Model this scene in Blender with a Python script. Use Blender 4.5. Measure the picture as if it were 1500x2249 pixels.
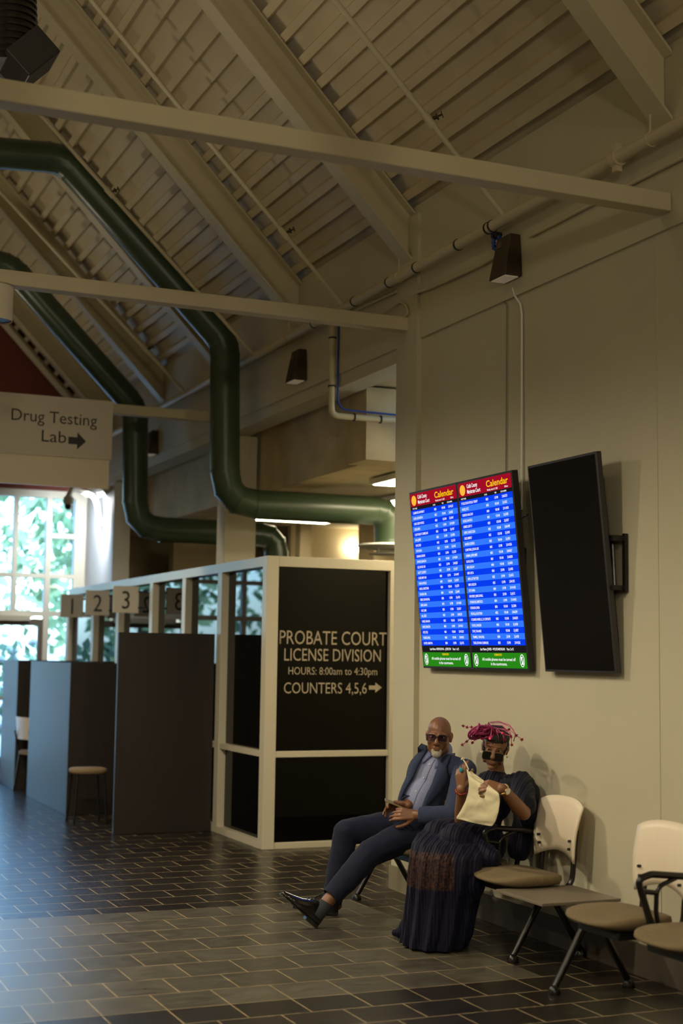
import bpy, bmesh, math, random
from mathutils import Vector, Matrix, noise
from mathutils.bvhtree import BVHTree
random.seed(7)
for _o in list(bpy.data.objects): bpy.data.objects.remove(_o)
SC = bpy.context.scene
COL = SC.collection
PI = math.pi
V = Vector

# ---------------------------------------------------------------- camera
EYE = V((0, 0, 1.65)); FPX = 3123.0
_yaw, _pit, _rol = map(math.radians, (23.365, 5.78, .81))
FW = V((math.sin(_yaw)*math.cos(_pit), math.cos(_yaw)*math.cos(_pit), math.sin(_pit)))
_r0 = V((math.cos(_yaw), -math.sin(_yaw), 0)); _u0 = _r0.cross(FW)
RT = _r0*math.cos(_rol) + _u0*math.sin(_rol); UP = _u0*math.cos(_rol) - _r0*math.sin(_rol)
cd = bpy.data.cameras.new('camera'); cam = bpy.data.objects.new('camera', cd); COL.objects.link(cam)
cam.matrix_world = Matrix(((RT.x, UP.x, -FW.x, EYE.x), (RT.y, UP.y, -FW.y, EYE.y), (RT.z, UP.z, -FW.z, EYE.z), (0, 0, 0, 1)))
cd.sensor_fit = 'VERTICAL'; cd.sensor_height = 36.0; cd.lens = 36.0*FPX/2249.0
cd.dof.use_dof = True; cd.dof.focus_distance = 8.9; cd.dof.aperture_fstop = 1.6
cd.clip_end = 300
SC.camera = cam
def at(px, py, x=None, y=None, z=None):      # the point of the room seen at a pixel, at a known wall / depth / height
    d = FW + RT*((px-750)/FPX) - UP*((py-1124.5)/FPX)
    for i, v in enumerate((x, y, z)):
        if v is not None: return EYE + d*((v-EYE[i])/d[i])

# ---------------------------------------------------------------- world, colour management, lights
SC.view_settings.view_transform = 'Standard'; SC.view_settings.look = 'None'
SC.view_settings.exposure = 0.0; SC.view_settings.gamma = 1.0; SC.view_settings.use_curve_mapping = False
SC.cycles.use_denoising = True
SC.cycles.max_bounces = 10; SC.cycles.diffuse_bounces = 5; SC.cycles.glossy_bounces = 4; SC.cycles.transparent_max_bounces = 12
SC.cycles.sample_clamp_indirect = 6.0
SC.cycles.caustics_reflective = False; SC.cycles.caustics_refractive = False
W_ = bpy.data.worlds.new('sky'); SC.world = W_; W_.use_nodes = True
nt = W_.node_tree; nt.nodes.clear()
_bg = nt.nodes.new('ShaderNodeBackground'); _out = nt.nodes.new('ShaderNodeOutputWorld'); _sky = nt.nodes.new('ShaderNodeTexSky')
_sky.sky_type = 'NISHITA'; _sky.sun_disc = False; _sky.sun_elevation = math.radians(48); _sky.sun_rotation = math.radians(200)
_sky.air_density = 1.0; _sky.dust_density = 1.5; _sky.ozone_density = 4.0
_bg.inputs['Strength'].default_value = 1.9
nt.links.new(_sky.outputs[0], _bg.inputs[0]); nt.links.new(_bg.outputs[0], _out.inputs[0])
_sl = bpy.data.lights.new('sun', 'SUN'); _sl.energy = 4.5; _sl.angle = .02; _sl.color = (1, .95, .86)
_so = bpy.data.objects.new('sun', _sl); COL.objects.link(_so)
_so.rotation_euler = V((.45, .55, -.9)).to_track_quat('-Z', 'Y').to_euler()     # high sun from behind the camera, outside only
WARM = (1, .87, .62)
LAMPS = [(1.42, 2.9, 170), (.75, 5.95, 300), (1.42, 9.02, 330), (1.42, 13.6, 270), (1.42, 17.0, 50),
         (-1.5, 2.9, 140), (-1.5, 5.95, 140), (-1.5, 9.02, 150), (-1.5, 13.6, 90)]
CEIL_FILL = 27.0  # power of the upward fill added to each downlight

# ---------------------------------------------------------------- materials
MATS = {}
def mat(name, col, rough=.6, metal=0, spec=.5, emit=0, var=0, vscale=6, bump=0, bscale=40, coat=0, sheen=0):
    if name in MATS: return MATS[name]
    m = bpy.data.materials.new(name); m.use_nodes = True; n = m.node_tree.nodes; l = m.node_tree.links
    b = n['Principled BSDF']
    b.inputs['Base Color'].default_value = (*col, 1); b.inputs['Roughness'].default_value = rough
    b.inputs['Metallic'].default_value = metal; b.inputs['Specular IOR Level'].default_value = spec
    b.inputs['Coat Weight'].default_value = coat; b.inputs['Sheen Weight'].default_value = sheen
    if emit:
        b.inputs['Emission Color'].default_value = (*col, 1); b.inputs['Emission Strength'].default_value = emit
    if var or bump:
        tc = n.new('ShaderNodeTexCoord')
    if var:
        nz = n.new('ShaderNodeTexNoise'); nz.inputs['Scale'].default_value = vscale; nz.inputs['Detail'].default_value = 5
        l.new(tc.outputs['Object'], nz.inputs['Vector'])
        mx = n.new('ShaderNodeMix'); mx.data_type = 'RGBA'
        mx.inputs[6].default_value = (*[c*(1-var) for c in col], 1); mx.inputs[7].default_value = (*[min(1, c*(1+var)) for c in col], 1)
        l.new(nz.outputs[0], mx.inputs[0]); l.new(mx.outputs[2], b.inputs['Base Color'])
    if bump:
        bz = n.new('ShaderNodeTexNoise'); bz.inputs['Scale'].default_value = bscale; bz.inputs['Detail'].default_value = 4
        l.new(tc.outputs['Object'], bz.inputs['Vector'])
        bp = n.new('ShaderNodeBump'); bp.inputs['Strength'].default_value = bump; bp.inputs['Distance'].default_value = .01
        l.new(bz.outputs[0], bp.inputs['Height']); l.new(bp.outputs[0], b.inputs['Normal'])
    MATS[name] = m
    return m
def emis(name, col, s):
    if name in MATS: return MATS[name]
    m = bpy.data.materials.new(name); m.use_nodes = True; n = m.node_tree.nodes; n.clear()
    e = n.new('ShaderNodeEmission'); e.inputs[0].default_value = (*col, 1); e.inputs[1].default_value = s
    o = n.new('ShaderNodeOutputMaterial'); m.node_tree.links.new(e.outputs[0], o.inputs[0])
    MATS[name] = m; return m
def glass(name, tint, rough=.0, ior=1.45):
    if name in MATS: return MATS[name]
    m = bpy.data.materials.new(name); m.use_nodes = True; n = m.node_tree.nodes; l = m.node_tree.links; n.clear()
    t = n.new('ShaderNodeBsdfTransparent'); t.inputs[0].default_value = (*tint, 1)
    g = n.new('ShaderNodeBsdfGlossy'); g.inputs['Roughness'].default_value = rough
    f = n.new('ShaderNodeFresnel'); f.inputs[0].default_value = ior
    x = n.new('ShaderNodeMixShader'); o = n.new('ShaderNodeOutputMaterial')
    l.new(f.outputs[0], x.inputs[0]); l.new(t.outputs[0], x.inputs[1]); l.new(g.outputs[0], x.inputs[2]); l.new(x.outputs[0], o.inputs[0])
    MATS[name] = m; return m
def srgb(r, g, b): return tuple(((c/255)/12.92 if c/255 <= .04045 else ((c/255+.055)/1.055)**2.4) for c in (r, g, b))

M_WALL = mat('wall_paint', (.52, .478, .352), .75, var=.05, vscale=3, bump=.05, bscale=90)
M_STEEL = mat('cream_steel_paint', (.55, .49, .335), .5, var=.06, vscale=5, bump=.06, bscale=30)
M_DECK = mat('roof_deck_paint', (.61, .525, .36), .6, var=.10, vscale=2.5)
M_CONC = mat('stained_concrete', (.52, .42, .25), .85, var=.45, vscale=3.0, bump=.3, bscale=25)
M_BASE = mat('dark_base_tile', (.085, .065, .045), .6, var=.3, vscale=5)
M_WHITE = mat('white_paint', (.72, .72, .68), .5)
M_ALU = mat('pale_aluminium_frame', (.60, .55, .43), .38, spec=.5)
M_RED = mat('dark_red_paint', (.16, .03, .015), .7, var=.1)
M_GREEN = mat('green_duct_paint', (.040, .064, .034), .33, var=.12, vscale=8, bump=.03, bscale=10)
M_BLACK = mat('black_enamel', (.008, .007, .007), .25)
M_BLACKM = mat('black_plastic', (.014, .013, .013), .45)
M_BROWN = mat('brown_casing', (.045, .028, .016), .45)
M_LAM = None
M_BLUECAB = mat('blue_cable', (.01, .05, .30), .5)
M_CHROME = mat('chrome', (.7, .7, .68), .15, metal=1)
M_GOLD = mat('gold', (.85, .62, .28), .25, metal=1)
M_SIGN = mat('grey_sign_panel', (.66, .60, .52), .4)
M_INK = mat('dark_lettering', (.035, .03, .028), .5)
M_TAN = mat('tan_vinyl_lettering', (.40, .33, .23), .6)
M_PANE = glass('pale_blue_window_glass', (.72, .86, .95))
M_TINT = glass('dark_tinted_glass', (.011, .008, .007), 0, 1.36)

def wood(name, c1, c2, rough, axis):
    m = bpy.data.materials.new(name); m.use_nodes = True; n = m.node_tree.nodes; l = m.node_tree.links
    b = n['Principled BSDF']; b.inputs['Roughness'].default_value = rough
    tc = n.new('ShaderNodeTexCoord'); mp = n.new('ShaderNodeMapping'); mp.inputs['Scale'].default_value = axis
    nz = n.new('ShaderNodeTexNoise'); nz.inputs['Scale'].default_value = 3; nz.inputs['Detail'].default_value = 6
    mx = n.new('ShaderNodeMix'); mx.data_type = 'RGBA'; mx.inputs[6].default_value = (*c1, 1); mx.inputs[7].default_value = (*c2, 1)
    l.new(tc.outputs['Object'], mp.inputs[0]); l.new(mp.outputs[0], nz.inputs['Vector']); l.new(nz.outputs[0], mx.inputs[0]); l.new(mx.outputs[2], b.inputs['Base Color'])
    return m
M_LAM = wood('dark_wood_laminate', (.009, .006, .0045), (.026, .018, .013), .5, (14, 14, .8))
M_BEECH = wood('pale_beech_laminate', (.74, .63, .49), (.84, .73, .58), .35, (6, 6, .6))

def fabric(name, c, c2=None, scale=260, rough=.9, bump=.4, sheen=.04):
    m = bpy.data.materials.new(name); m.use_nodes = True; n = m.node_tree.nodes; l = m.node_tree.links
    b = n['Principled BSDF']; b.inputs['Roughness'].default_value = rough; b.inputs['Sheen Weight'].default_value = sheen
    b.inputs['Specular IOR Level'].default_value = .2
    tc = n.new('ShaderNodeTexCoord'); nz = n.new('ShaderNodeTexNoise'); nz.inputs['Scale'].default_value = scale; nz.inputs['Detail'].default_value = 3
    n2 = n.new('ShaderNodeTexNoise'); n2.inputs['Scale'].default_value = 14; n2.inputs['Detail'].default_value = 4
    mx = n.new('ShaderNodeMix'); mx.data_type = 'RGBA'; mx.inputs[6].default_value = (*c, 1); mx.inputs[7].default_value = (*(c2 or [min(1, q*1.7) for q in c]), 1)
    bp = n.new('ShaderNodeBump'); bp.inputs['Strength'].default_value = bump; bp.inputs['Distance'].default_value = .012
    l.new(tc.outputs['Object'], nz.inputs['Vector']); l.new(tc.outputs['Object'], n2.inputs['Vector'])
    l.new(nz.outputs[0], mx.inputs[0]); l.new(mx.outputs[2], b.inputs['Base Color']); l.new(n2.outputs[0], bp.inputs['Height']); l.new(bp.outputs[0], b.inputs['Normal'])
    return m

def slate_floor():
    m = bpy.data.materials.new('slate_tile_floor'); m.use_nodes = True; n = m.node_tree.nodes; l = m.node_tree.links
    b = n['Principled BSDF']
    tc = n.new('ShaderNodeTexCoord'); sx = n.new('ShaderNodeSeparateXYZ'); l.new(tc.outputs['Object'], sx.inputs[0])
    def math_(op, a, bb):
        k = n.new('ShaderNodeMath'); k.operation = op
        for i, q in enumerate((a, bb)):
            if isinstance(q, (int, float)): k.inputs[i].default_value = q
            else: l.new(q, k.inputs[i])
        return k.outputs[0]
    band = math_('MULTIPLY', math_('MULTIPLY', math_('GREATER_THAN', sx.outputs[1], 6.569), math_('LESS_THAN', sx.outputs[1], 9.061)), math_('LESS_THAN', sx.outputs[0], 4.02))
    def brick(off, w, h, c1, c2, grout, bias):
        mp = n.new('ShaderNodeMapping'); mp.inputs['Location'].default_value = off; l.new(tc.outputs['Object'], mp.inputs[0])
        k = n.new('ShaderNodeTexBrick'); k.offset = .5; k.squash = 1
        k.inputs['Scale'].default_value = 1; k.inputs['Brick Width'].default_value = w; k.inputs['Row Height'].default_value = h
        k.inputs['Mortar Size'].default_value = .0040; k.inputs['Mortar Smooth'].default_value = .1; k.inputs['Bias'].default_value = bias
        k.inputs['Color1'].default_value = (*c1, 1); k.inputs['Color2'].default_value = (*c2, 1); k.inputs['Mortar'].default_value = (*grout, 1)
        l.new(mp.outputs[0], k.inputs[0]); return k
    G = (.34, .26, .145)
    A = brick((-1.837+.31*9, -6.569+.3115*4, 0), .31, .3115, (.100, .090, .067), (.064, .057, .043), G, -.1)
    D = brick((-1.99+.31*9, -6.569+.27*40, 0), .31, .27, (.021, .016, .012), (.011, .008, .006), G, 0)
    def mix(f, a, bb):
        k = n.new('ShaderNodeMix'); k.data_type = 'RGBA'
        for i, q in ((0, f), (6, a), (7, bb)):
            if isinstance(q, (int, float)): k.inputs[i].default_value = q
            elif isinstance(q, tuple): k.inputs[i].default_value = q
            else: l.new(q, k.inputs[i])
        return k
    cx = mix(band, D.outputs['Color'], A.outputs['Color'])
    mp = n.new('ShaderNodeMapping'); mp.inputs['Scale'].default_value = (2.2, 5, 1); l.new(tc.outputs['Object'], mp.inputs[0])
    nz = n.new('ShaderNodeTexNoise'); nz.inputs['Scale'].default_value = 2.2; nz.inputs['Detail'].default_value = 9; nz.inputs['Roughness'].default_value = .65; nz.inputs['Distortion'].default_value = 1.1
    l.new(mp.outputs[0], nz.inputs['Vector'])
    rp = n.new('ShaderNodeMapRange'); rp.inputs[1].default_value = .3; rp.inputs[2].default_value = .7; rp.inputs[3].default_value = .62; rp.inputs[4].default_value = 1.3
    l.new(nz.outputs[0], rp.inputs[0])
    mm = n.new('ShaderNodeMix'); mm.data_type = 'RGBA'; mm.blend_type = 'MULTIPLY'; mm.inputs[0].default_value = 1
    l.new(cx.outputs[2], mm.inputs[6]); l.new(rp.outputs[0], mm.inputs[7])
    l.new(mm.outputs[2], b.inputs['Base Color'])
    rr = n.new('ShaderNodeMapRange'); rr.inputs[3].default_value = .23; rr.inputs[4].default_value = .38; l.new(nz.outputs[0], rr.inputs[0]); l.new(rr.outputs[0], b.inputs['Roughness'])
    fac = mix(band, D.outputs['Fac'], A.outputs['Fac'])
    hh = n.new('ShaderNodeMath'); hh.operation = 'MULTIPLY_ADD'; hh.inputs[1].default_value = -.5; l.new(fac.outputs[2], hh.inputs[0]); l.new(nz.outputs[0], hh.inputs[2])
    bp = n.new('ShaderNodeBump'); bp.inputs['Strength'].default_value = .12; bp.inputs['Distance'].default_value = .004
    l.new(hh.outputs[0], bp.inputs['Height']); l.new(bp.outputs[0], b.inputs['Normal'])
    return m

# ---------------------------------------------------------------- mesh helpers
class MB:
    def __init__(s): s.v = []; s.f = []
    def add(s, vs, fs):
        k = len(s.v); s.v += [V(p) for p in vs]; s.f += [tuple(i+k for i in f) for f in fs]; return s
    def box(s, x0, x1, y0, y1, z0, z1):
        return s.add([(x, y, z) for z in (z0, z1) for y in (y0, y1) for x in (x0, x1)],
                     [(0, 2, 3, 1), (4, 5, 7, 6), (0, 1, 5, 4), (2, 6, 7, 3), (0, 4, 6, 2), (1, 3, 7, 5)])
    def obox(s, c, ax, h):
        c = V(c); a = [V(q)*k for q, k in zip(ax, h)]
        return s.add([c+a[0]*i+a[1]*j+a[2]*k for k in (-1, 1) for j in (-1, 1) for i in (-1, 1)],
                     [(0, 2, 3, 1), (4, 5, 7, 6), (0, 1, 5, 4), (2, 6, 7, 3), (0, 4, 6, 2), (1, 3, 7, 5)])
    def hexa(s, lo, hi):                 # two quads of matching corners
        return s.add(list(lo)+list(hi), [(3, 2, 1, 0), (4, 5, 6, 7)]+[(i, (i+1) % 4, (i+1) % 4+4, i+4) for i in range(4)])
    def loft(s, rings, cap=True, close=True):
        k = len(s.v); n = len(rings[0])
        for r in rings: s.v += [V(p) for p in r]
        for i in range(len(rings)-1):
            for j in range(n if close else n-1):
                a = k+i*n+j; b = k+i*n+(j+1) % n; s.f.append((a, b, b+n, a+n))
        if cap and close:
            s.f.append(tuple(k+j for j in reversed(range(n)))); s.f.append(tuple(k+(len(rings)-1)*n+j for j in range(n)))
        return s
    def tube(s, pts, r, n=12, cap=True, squash=None):
        pts = [V(p) for p in pts]; R = r if isinstance(r, (list, tuple)) else [r]*len(pts)
        T = []
        for i in range(len(pts)):
            a = pts[max(0, i-1)]; b = pts[min(len(pts)-1, i+1)]; T.append((b-a).normalized())
        ref = V((0, 0, 1)) if abs(T[0].z) < .9 else V((0, 1, 0))
        u = T[0].cross(ref).normalized(); rings = []
        for i, p in enumerate(pts):
            u = (u-T[i]*u.dot(T[i])).normalized(); w = T[i].cross(u)
            sc = 1.0
            if 0 < i < len(pts)-1:
                c = (pts[i]-pts[i-1]).normalized().dot((pts[i+1]-pts[i]).normalized()); sc = 1
            rings.append([p+(u*math.cos(2*PI*j/n)+w*math.sin(2*PI*j/n)*(squash or 1))*R[i]*sc for j in range(n)])
        return s.loft(rings, cap)
    def cap_(s, a, b, ra, rb, n=14, m=5):        # tapered capsule
        a, b = V(a), V(b); d = (b-a); L = d.length; d = d/L if L > 1e-6 else V((0, 0, 1))
        pts = []; R = []
        for i in range(m): t = -PI/2+PI/2*i/m; pts.append(a+d*(ra*math.sin(t))); R.append(max(ra*math.cos(t), ra*.02))
        pts.append(a); R.append(ra)
        for i in range(m+1): t = PI/2*i/m; pts.append(b+d*(rb*math.sin(t))); R.append(max(rb*math.cos(t), rb*.02))
        u = d.orthogonal().normalized(); w = d.cross(u)
        return s.loft([[p+(u*math.cos(2*PI*j/n)+w*math.sin(2*PI*j/n))*r for j in range(n)] for p, r in zip(pts, R)])
    def ell(s, c, rad, ax=((1, 0, 0), (0, 1, 0), (0, 0, 1)), n=16, m=10):
        c = V(c); A = [V(q) for q in ax]; rings = []
        for i in range(m+1):
            t = -PI/2+PI*i/m; ct = max(math.cos(t), .02); rings.append([c+A[0]*(rad[0]*ct*math.cos(2*PI*j/n))+A[1]*(rad[1]*ct*math.sin(2*PI*j/n))+A[2]*(rad[2]*math.sin(t)) for j in range(n)])
        return s.loft(rings)
    def prism(s, poly, o, u, v, w):             # polygon (2D) in plane o,u,v pushed along w
        o, u, v, w = V(o), V(u), V(v), V(w)
        a = [o+u*p[0]+v*p[1] for p in poly]; n = len(a)
        return s.add(a+[p+w for p in a], [tuple(reversed(range(n))), tuple(range(n, 2*n))]+[(i, (i+1) % n, (i+1) % n+n, i+n) for i in range(n)])
    def build(s, name, m, parent=None, smooth=False, bevel=0, seg=2):
        me = bpy.data.meshes.new(name); o0 = ORI.get(parent, V()) if parent else V()
        me.from_pydata([p-o0 for p in s.v], [], s.f); me.update()
        bm = bmesh.new(); bm.from_mesh(me); bmesh.ops.recalc_face_normals(bm, faces=bm.faces); bm.to_mesh(me); bm.free()
        if smooth: me.polygons.foreach_set('use_smooth', [True]*len(me.polygons))
        o = bpy.data.objects.new(name, me); COL.objects.link(o)
        for q in (m if isinstance(m, (list, tuple)) else [m]): me.materials.append(q)
        if bevel:
            b = o.modifiers.new('edge', 'BEVEL'); b.width = bevel; b.segments = seg; b.limit_method = 'ANGLE'; b.angle_limit = math.radians(40)
            if smooth: pass
        if smooth and smooth != 'all':
            me.set_sharp_from_angle(angle=math.radians(50)) if hasattr(me, 'set_sharp_from_angle') else None
        if parent: o.parent = parent
        ORI[o] = o0.copy()
        return o
ORI = {}
def tag(o, label, cat, group=None, kind=None):
    o['label'] = label; o['category'] = cat
    if group: o['group'] = group
    if kind: o['kind'] = kind
    return o
def thing(name, label, cat, loc, group=None):
    o = bpy.data.objects.new(name, None); COL.objects.link(o); o.location = V(loc); o.empty_display_size = .1
    ORI[o] = V(loc); return tag(o, label, cat, group)
def struct(name, mb, m, **k):
    o = mb.build(name, m, **k); o['kind'] = 'structure'; return o
def fuse(mb, voxel, name, m, parent, smooth=6, factor=.5, after=None):
    """melt overlapping closed shapes into one continuous skin"""
    me = bpy.data.meshes.new('tmp'); me.from_pydata(mb.v, [], mb.f); me.update()
    bm = bmesh.new(); bm.from_mesh(me); bmesh.ops.recalc_face_normals(bm, faces=bm.faces); bm.to_mesh(me); bm.free()
    t = bpy.data.objects.new('tmp', me); COL.objects.link(t)
    r = t.modifiers.new('r', 'REMESH'); r.mode = 'VOXEL'; r.voxel_size = voxel; r.use_smooth_shade = True
    if smooth: q = t.modifiers.new('s', 'SMOOTH'); q.iterations = smooth; q.factor = factor
    dg = bpy.context.evaluated_depsgraph_get(); dg.update()
    out = bpy.data.meshes.new_from_object(t.evaluated_get(dg)); out.name = name
    bpy.data.objects.remove(t)
    if after: after(out)
    o0 = ORI.get(parent, V()) if parent else V()
    out.transform(Matrix.Translation(-o0)); out.materials.clear()
    for q in (m if isinstance(m, (list, tuple)) else [m]): out.materials.append(q)
    out.polygons.foreach_set('use_smooth', [True]*len(out.polygons))
    o = bpy.data.objects.new(name, out); COL.objects.link(o)
    if parent: o.parent = parent
    ORI[o] = o0.copy(); return o
def text_mesh(strings, o, u, v, name, m, parent, depth=.002, bold=0):
    """strings: (text, x, y, size, align, xscale); placed on the plane o,u,v"""
    o, u, v = V(o), V(u).normalized(), V(v).normalized(); nrm = u.cross(v); mb = MB()
    for (txt, x, y, size, al, xs) in strings:
        c = bpy.data.curves.new('t', 'FONT'); c.body = txt; c.size = size; c.align_x = al; c.extrude = 0; c.fill_mode = 'FRONT'
        c.resolution_u = 3; c.offset = size*bold
        t = bpy.data.objects.new('t', c); COL.objects.link(t)
        dg = bpy.context.evaluated_depsgraph_get(); me = bpy.data.meshes.new_from_object(t.evaluated_get(dg))
        k = xs
        if isinstance(xs, tuple):                       # fit to a width
            ww = max(p.co.x for p in me.vertices)-min(p.co.x for p in me.vertices); k = xs[0]/ww
        mb.add([o+u*(x+p.co.x*k)+v*(y+p.co.y)+nrm*depth for p in me.vertices], [tuple(f.vertices) for f in me.polygons])
        bpy.data.objects.remove(t); bpy.data.meshes.remove(me); bpy.data.curves.remove(c)
    return mb.build(name, m, parent)
# ---------------------------------------------------------------- the room
WX, FARY, SL = 4.53, 19.4, 1.04
_L = math.hypot(1, SL); RD = V((-1, 0, SL))/_L; RN = V((SL, 0, 1))/_L      # up the slope / out of the roof
Y0 = -3.0
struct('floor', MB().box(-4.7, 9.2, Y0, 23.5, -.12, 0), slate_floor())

def deck():
    mb = MB(); o = V((WX+.06, 0, 4.90-.06*SL)); prof = []; s = 0.0
    while s < 6.62:
        prof += [(s, 0), (s+.062, 0), (s+.074, .072), (s+.196, .072)]; s += .203
    n = len(prof)
    top = [o+RD*a+RN*.13 for a in (0, 6.62)]
    lo = [o+RD*a+RN*h for a, h in prof]; ring = lo+[top[1], top[0]]
    mb.loft([[p+V((0, Y0, 0)) for p in ring], [p+V((0, FARY+.1, 0)) for p in ring]])
    # the other slope of the gable
    a, b = V((-WX-.06, 0, 4.90-.06*SL)), V((.12, 0, 9.66))
    r = [a, b, b+V((0, 0, .13)), a+V((0, 0, .13))]
    mb.loft([[p+V((0, Y0, 0)) for p in r], [p+V((0, FARY+.1, 0)) for p in r]])
    return mb
struct('ceiling', deck(), M_DECK)

w = MB().box(WX, WX+.22, Y0, 9.4, 0, 3.945).box(WX-.018, WX+.22, Y0, FARY, 3.945, 4.95).box(WX, WX+.22, 9.4, FARY, 3.84, 3.945)
struct('wall_right', w, M_WALL)
struct('wall_corner', MB().box(WX, WX+.22, 17.87, FARY, 0, 3.84), mat('lit_wall_paint', (.80, .81, .82), .6))  # beige wall whitened here to carry the daylight by the window
struct('trim_1', MB().box(WX-.042, WX, 9.06, 9.4, .165, 4.88), M_WALL)                 # flat pilaster
struct('baseboard_right', MB().box(WX-.02, WX, Y0, 9.06, 0, .162), M_BASE)
struct('trim_2', MB().box(WX-.058, WX, 9.05, 9.405, 0, .165), mat('grey_base_plinth', (.22, .19, .125), .8, var=.15))
struct('wall_left', MB().box(-WX-.2, -WX, Y0, FARY, 0, 4.95), M_WALL)
def gable(y0, y1, z0):
    return MB().prism([(-WX, z0), (WX, z0), (WX, 5.0), (0, 5.0+WX*SL), (-WX, 5.0)], (0, y0, 0), (1, 0, 0), (0, 0, 1), (0, y1-y0, 0))
struct('wall_back', gable(Y0-.15, Y0, 0), M_WALL)
struct('wall_far', gable(FARY, FARY+.15, 3.85), M_RED)
struct('wall_far_lower', MB().box(-WX, .95, FARY, FARY+.15, 0, 3.85), mat('taupe_wall', (.20, .16, .11), .8))
struct('trim_8', MB().box(WX-.003, WX, 6.236, 6.243, .165, 3.945), mat('panel_joint', (.51, .46, .315), .8))
struct('trim_3', MB().tube([V((WX-.02, 19.3, 4.84)), V((0, 19.3, 4.84+4.51*SL))], .06, 4), M_STEEL)
# office recess beyond the wall
struct('wall_recess_far', MB().box(WX+.22, 9.2, FARY, FARY+.15, 0, 3.6), mat('ochre_wall', (.46, .38, .24), .8, var=.06, vscale=2))
struct('wall_recess_right', MB().box(9.0, 9.2, 9.4, FARY, 0, 3.6), MATS['ochre_wall'])
struct('wall_recess_near', MB().box(WX+.22, 9.2, 9.2, 9.4, 0, 4.95), M_WALL)
struct('ceiling_recess', MB().box(5.25, 9.2, 9.2, FARY+.15, 3.30, 3.40), mat('office_ceiling', (.58, .50, .34), .8))
struct('trim_4', MB().box(4.9, 5.25, 11.0, FARY, 3.27, 3.90).box(4.7, 5.3, 9.4, FARY, 3.90, 4.1), M_CONC)      # concrete edge beam
struct('trim_5', MB().box(4.80, 9.0, 10.62, 11.0, 3.27, 3.88), M_CONC)
struct('trim_6', MB().box(WX, WX+.33, 13.42, 13.66, 0, 3.84), M_WALL)                # column
struct('trim_7', MB().box(6.45, 6.60, 16.2, 16.35, 0, 3.3).box(7.3, 7.45, 16.2, 16.35, 0, 3.3).box(5.5, 6.45, 18.4, 18.6, 0, 3.3), MATS['ochre_wall'])
struct('wall_alcove', MB().box(6.6, 8.9, 16.9, 17.0, 0, 3.3), mat('cream_wall', (.72, .62, .42), .7))

# glazed end wall
def frame_bar(mb, x, z0, z1, w=.06): return mb.box(x-w/2, x+w/2, FARY-.02, FARY+.10, z0, z1)
wb = MB(); xs = [4.413, 4.021, 3.574, 2.72, 1.87, .98]
wb.box(4.45, WX, FARY-.02, FARY+.1, 0, 3.85)
for i, x in enumerate(xs): frame_bar(wb, x, 2.14 if i in (2, 3) else 0, 3.85, .075 if i in (0, 1) else .06)
for z, h in ((3.80, .10), (2.68, .06), (2.165, .07)): wb.box(.95, 4.45, FARY-.016, FARY+.096, z-h/2, z+h/2)
wb.box(4.021, 4.413, FARY-.016, FARY+.096, 3.20, 3.265)
wb.box(.95, 2.7, FARY-.016, FARY+.096, 0, .09).box(4.0, 4.45, FARY-.016, FARY+.096, 0, .09)
win = struct('window_1', wb, mat('ivory_window_frame', (.82, .77, .64), .45))
MB().box(.95, 2.70, FARY+.035, FARY+.041, .05, 3.8).box(2.70, 4.0, FARY+.035, FARY+.041, 2.15, 3.8).box(4.0, 4.42, FARY+.035, FARY+.041, .05, 3.8).build('pane', M_PANE, win)
db = MB()
for a in ((2.74, 2.80), (3.92, 3.985)): db.box(a[0], a[1], FARY, FARY+.06, .02, 2.09)
db.box(2.8, 3.92, FARY, FARY+.06, 2.0, 2.09).box(2.8, 3.92, FARY, FARY+.06, .02, .25)
door = struct('door_1', db, mat('bronze_door_frame', (.16, .13, .10), .4))
MB().box(2.8, 3.92, FARY+.025, FARY+.031, .25, 2.0).build('pane', M_PANE, door)
MB().box(2.9, 3.8, FARY-.07, FARY, 2.06, 2.13).box(3.1, 3.16, FARY-.25, FARY-.05, 2.04, 2.06).build('closer', M_ALU, door)
MB().box(2.82, 3.9, FARY-.06, FARY-.03, 1.0, 1.05).build('push_bar', M_ALU, door)

# ---------------------------------------------------------------- outdoors
struct('ground_outside', MB().box(-60, 70, FARY+.3, 90, -.4, -.14), mat('pale_paving', (.42, .42, .38), .9, var=.2, vscale=.5))
M_LEAF = mat('leaves', (.22, .34, .16), .6, var=.55, vscale=1.5); M_LEAF2 = mat('pale_leaves', (.34, .44, .22), .6, var=.5, vscale=1.5); M_BARK = mat('bark', (.10, .07, .045), .9)
def tree(x, y, h, r, m, label, seed):
    rnd = random.Random(seed); t = thing('tree', label, 'tree', (x, y, -.14), 'trees outside the end windows')
    MB().tube([(x, y, -.14), (x+.1, y, h*.35), (x-.1, y+.1, h*.75)], [.16, .12, .05], 8).build('trunk', M_BARK, t, smooth=True)
    mb = MB()
    for i in range(900):
        a, b = rnd.uniform(0, 2*PI), rnd.uniform(-1, 1); q = rnd.random()**.4
        c = V((x+r*q*math.cos(a)*math.sqrt(1-b*b), y+r*q*math.sin(a)*math.sqrt(1-b*b), h*.62+h*.42*q*b))
        u = V((rnd.uniform(-1, 1), rnd.uniform(-1, 1), rnd.uniform(-1, 1))).normalized(); v = u.orthogonal().normalized(); s = rnd.uniform(.10, .24)
        mb.add([c-u*s, c+v*s*.5+u.cross(v)*.05, c+u*s, c-v*s*.5], [(0, 1, 2, 3)])
    f = mb.build('foliage', m, t); f['kind'] = 'stuff'
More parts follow.
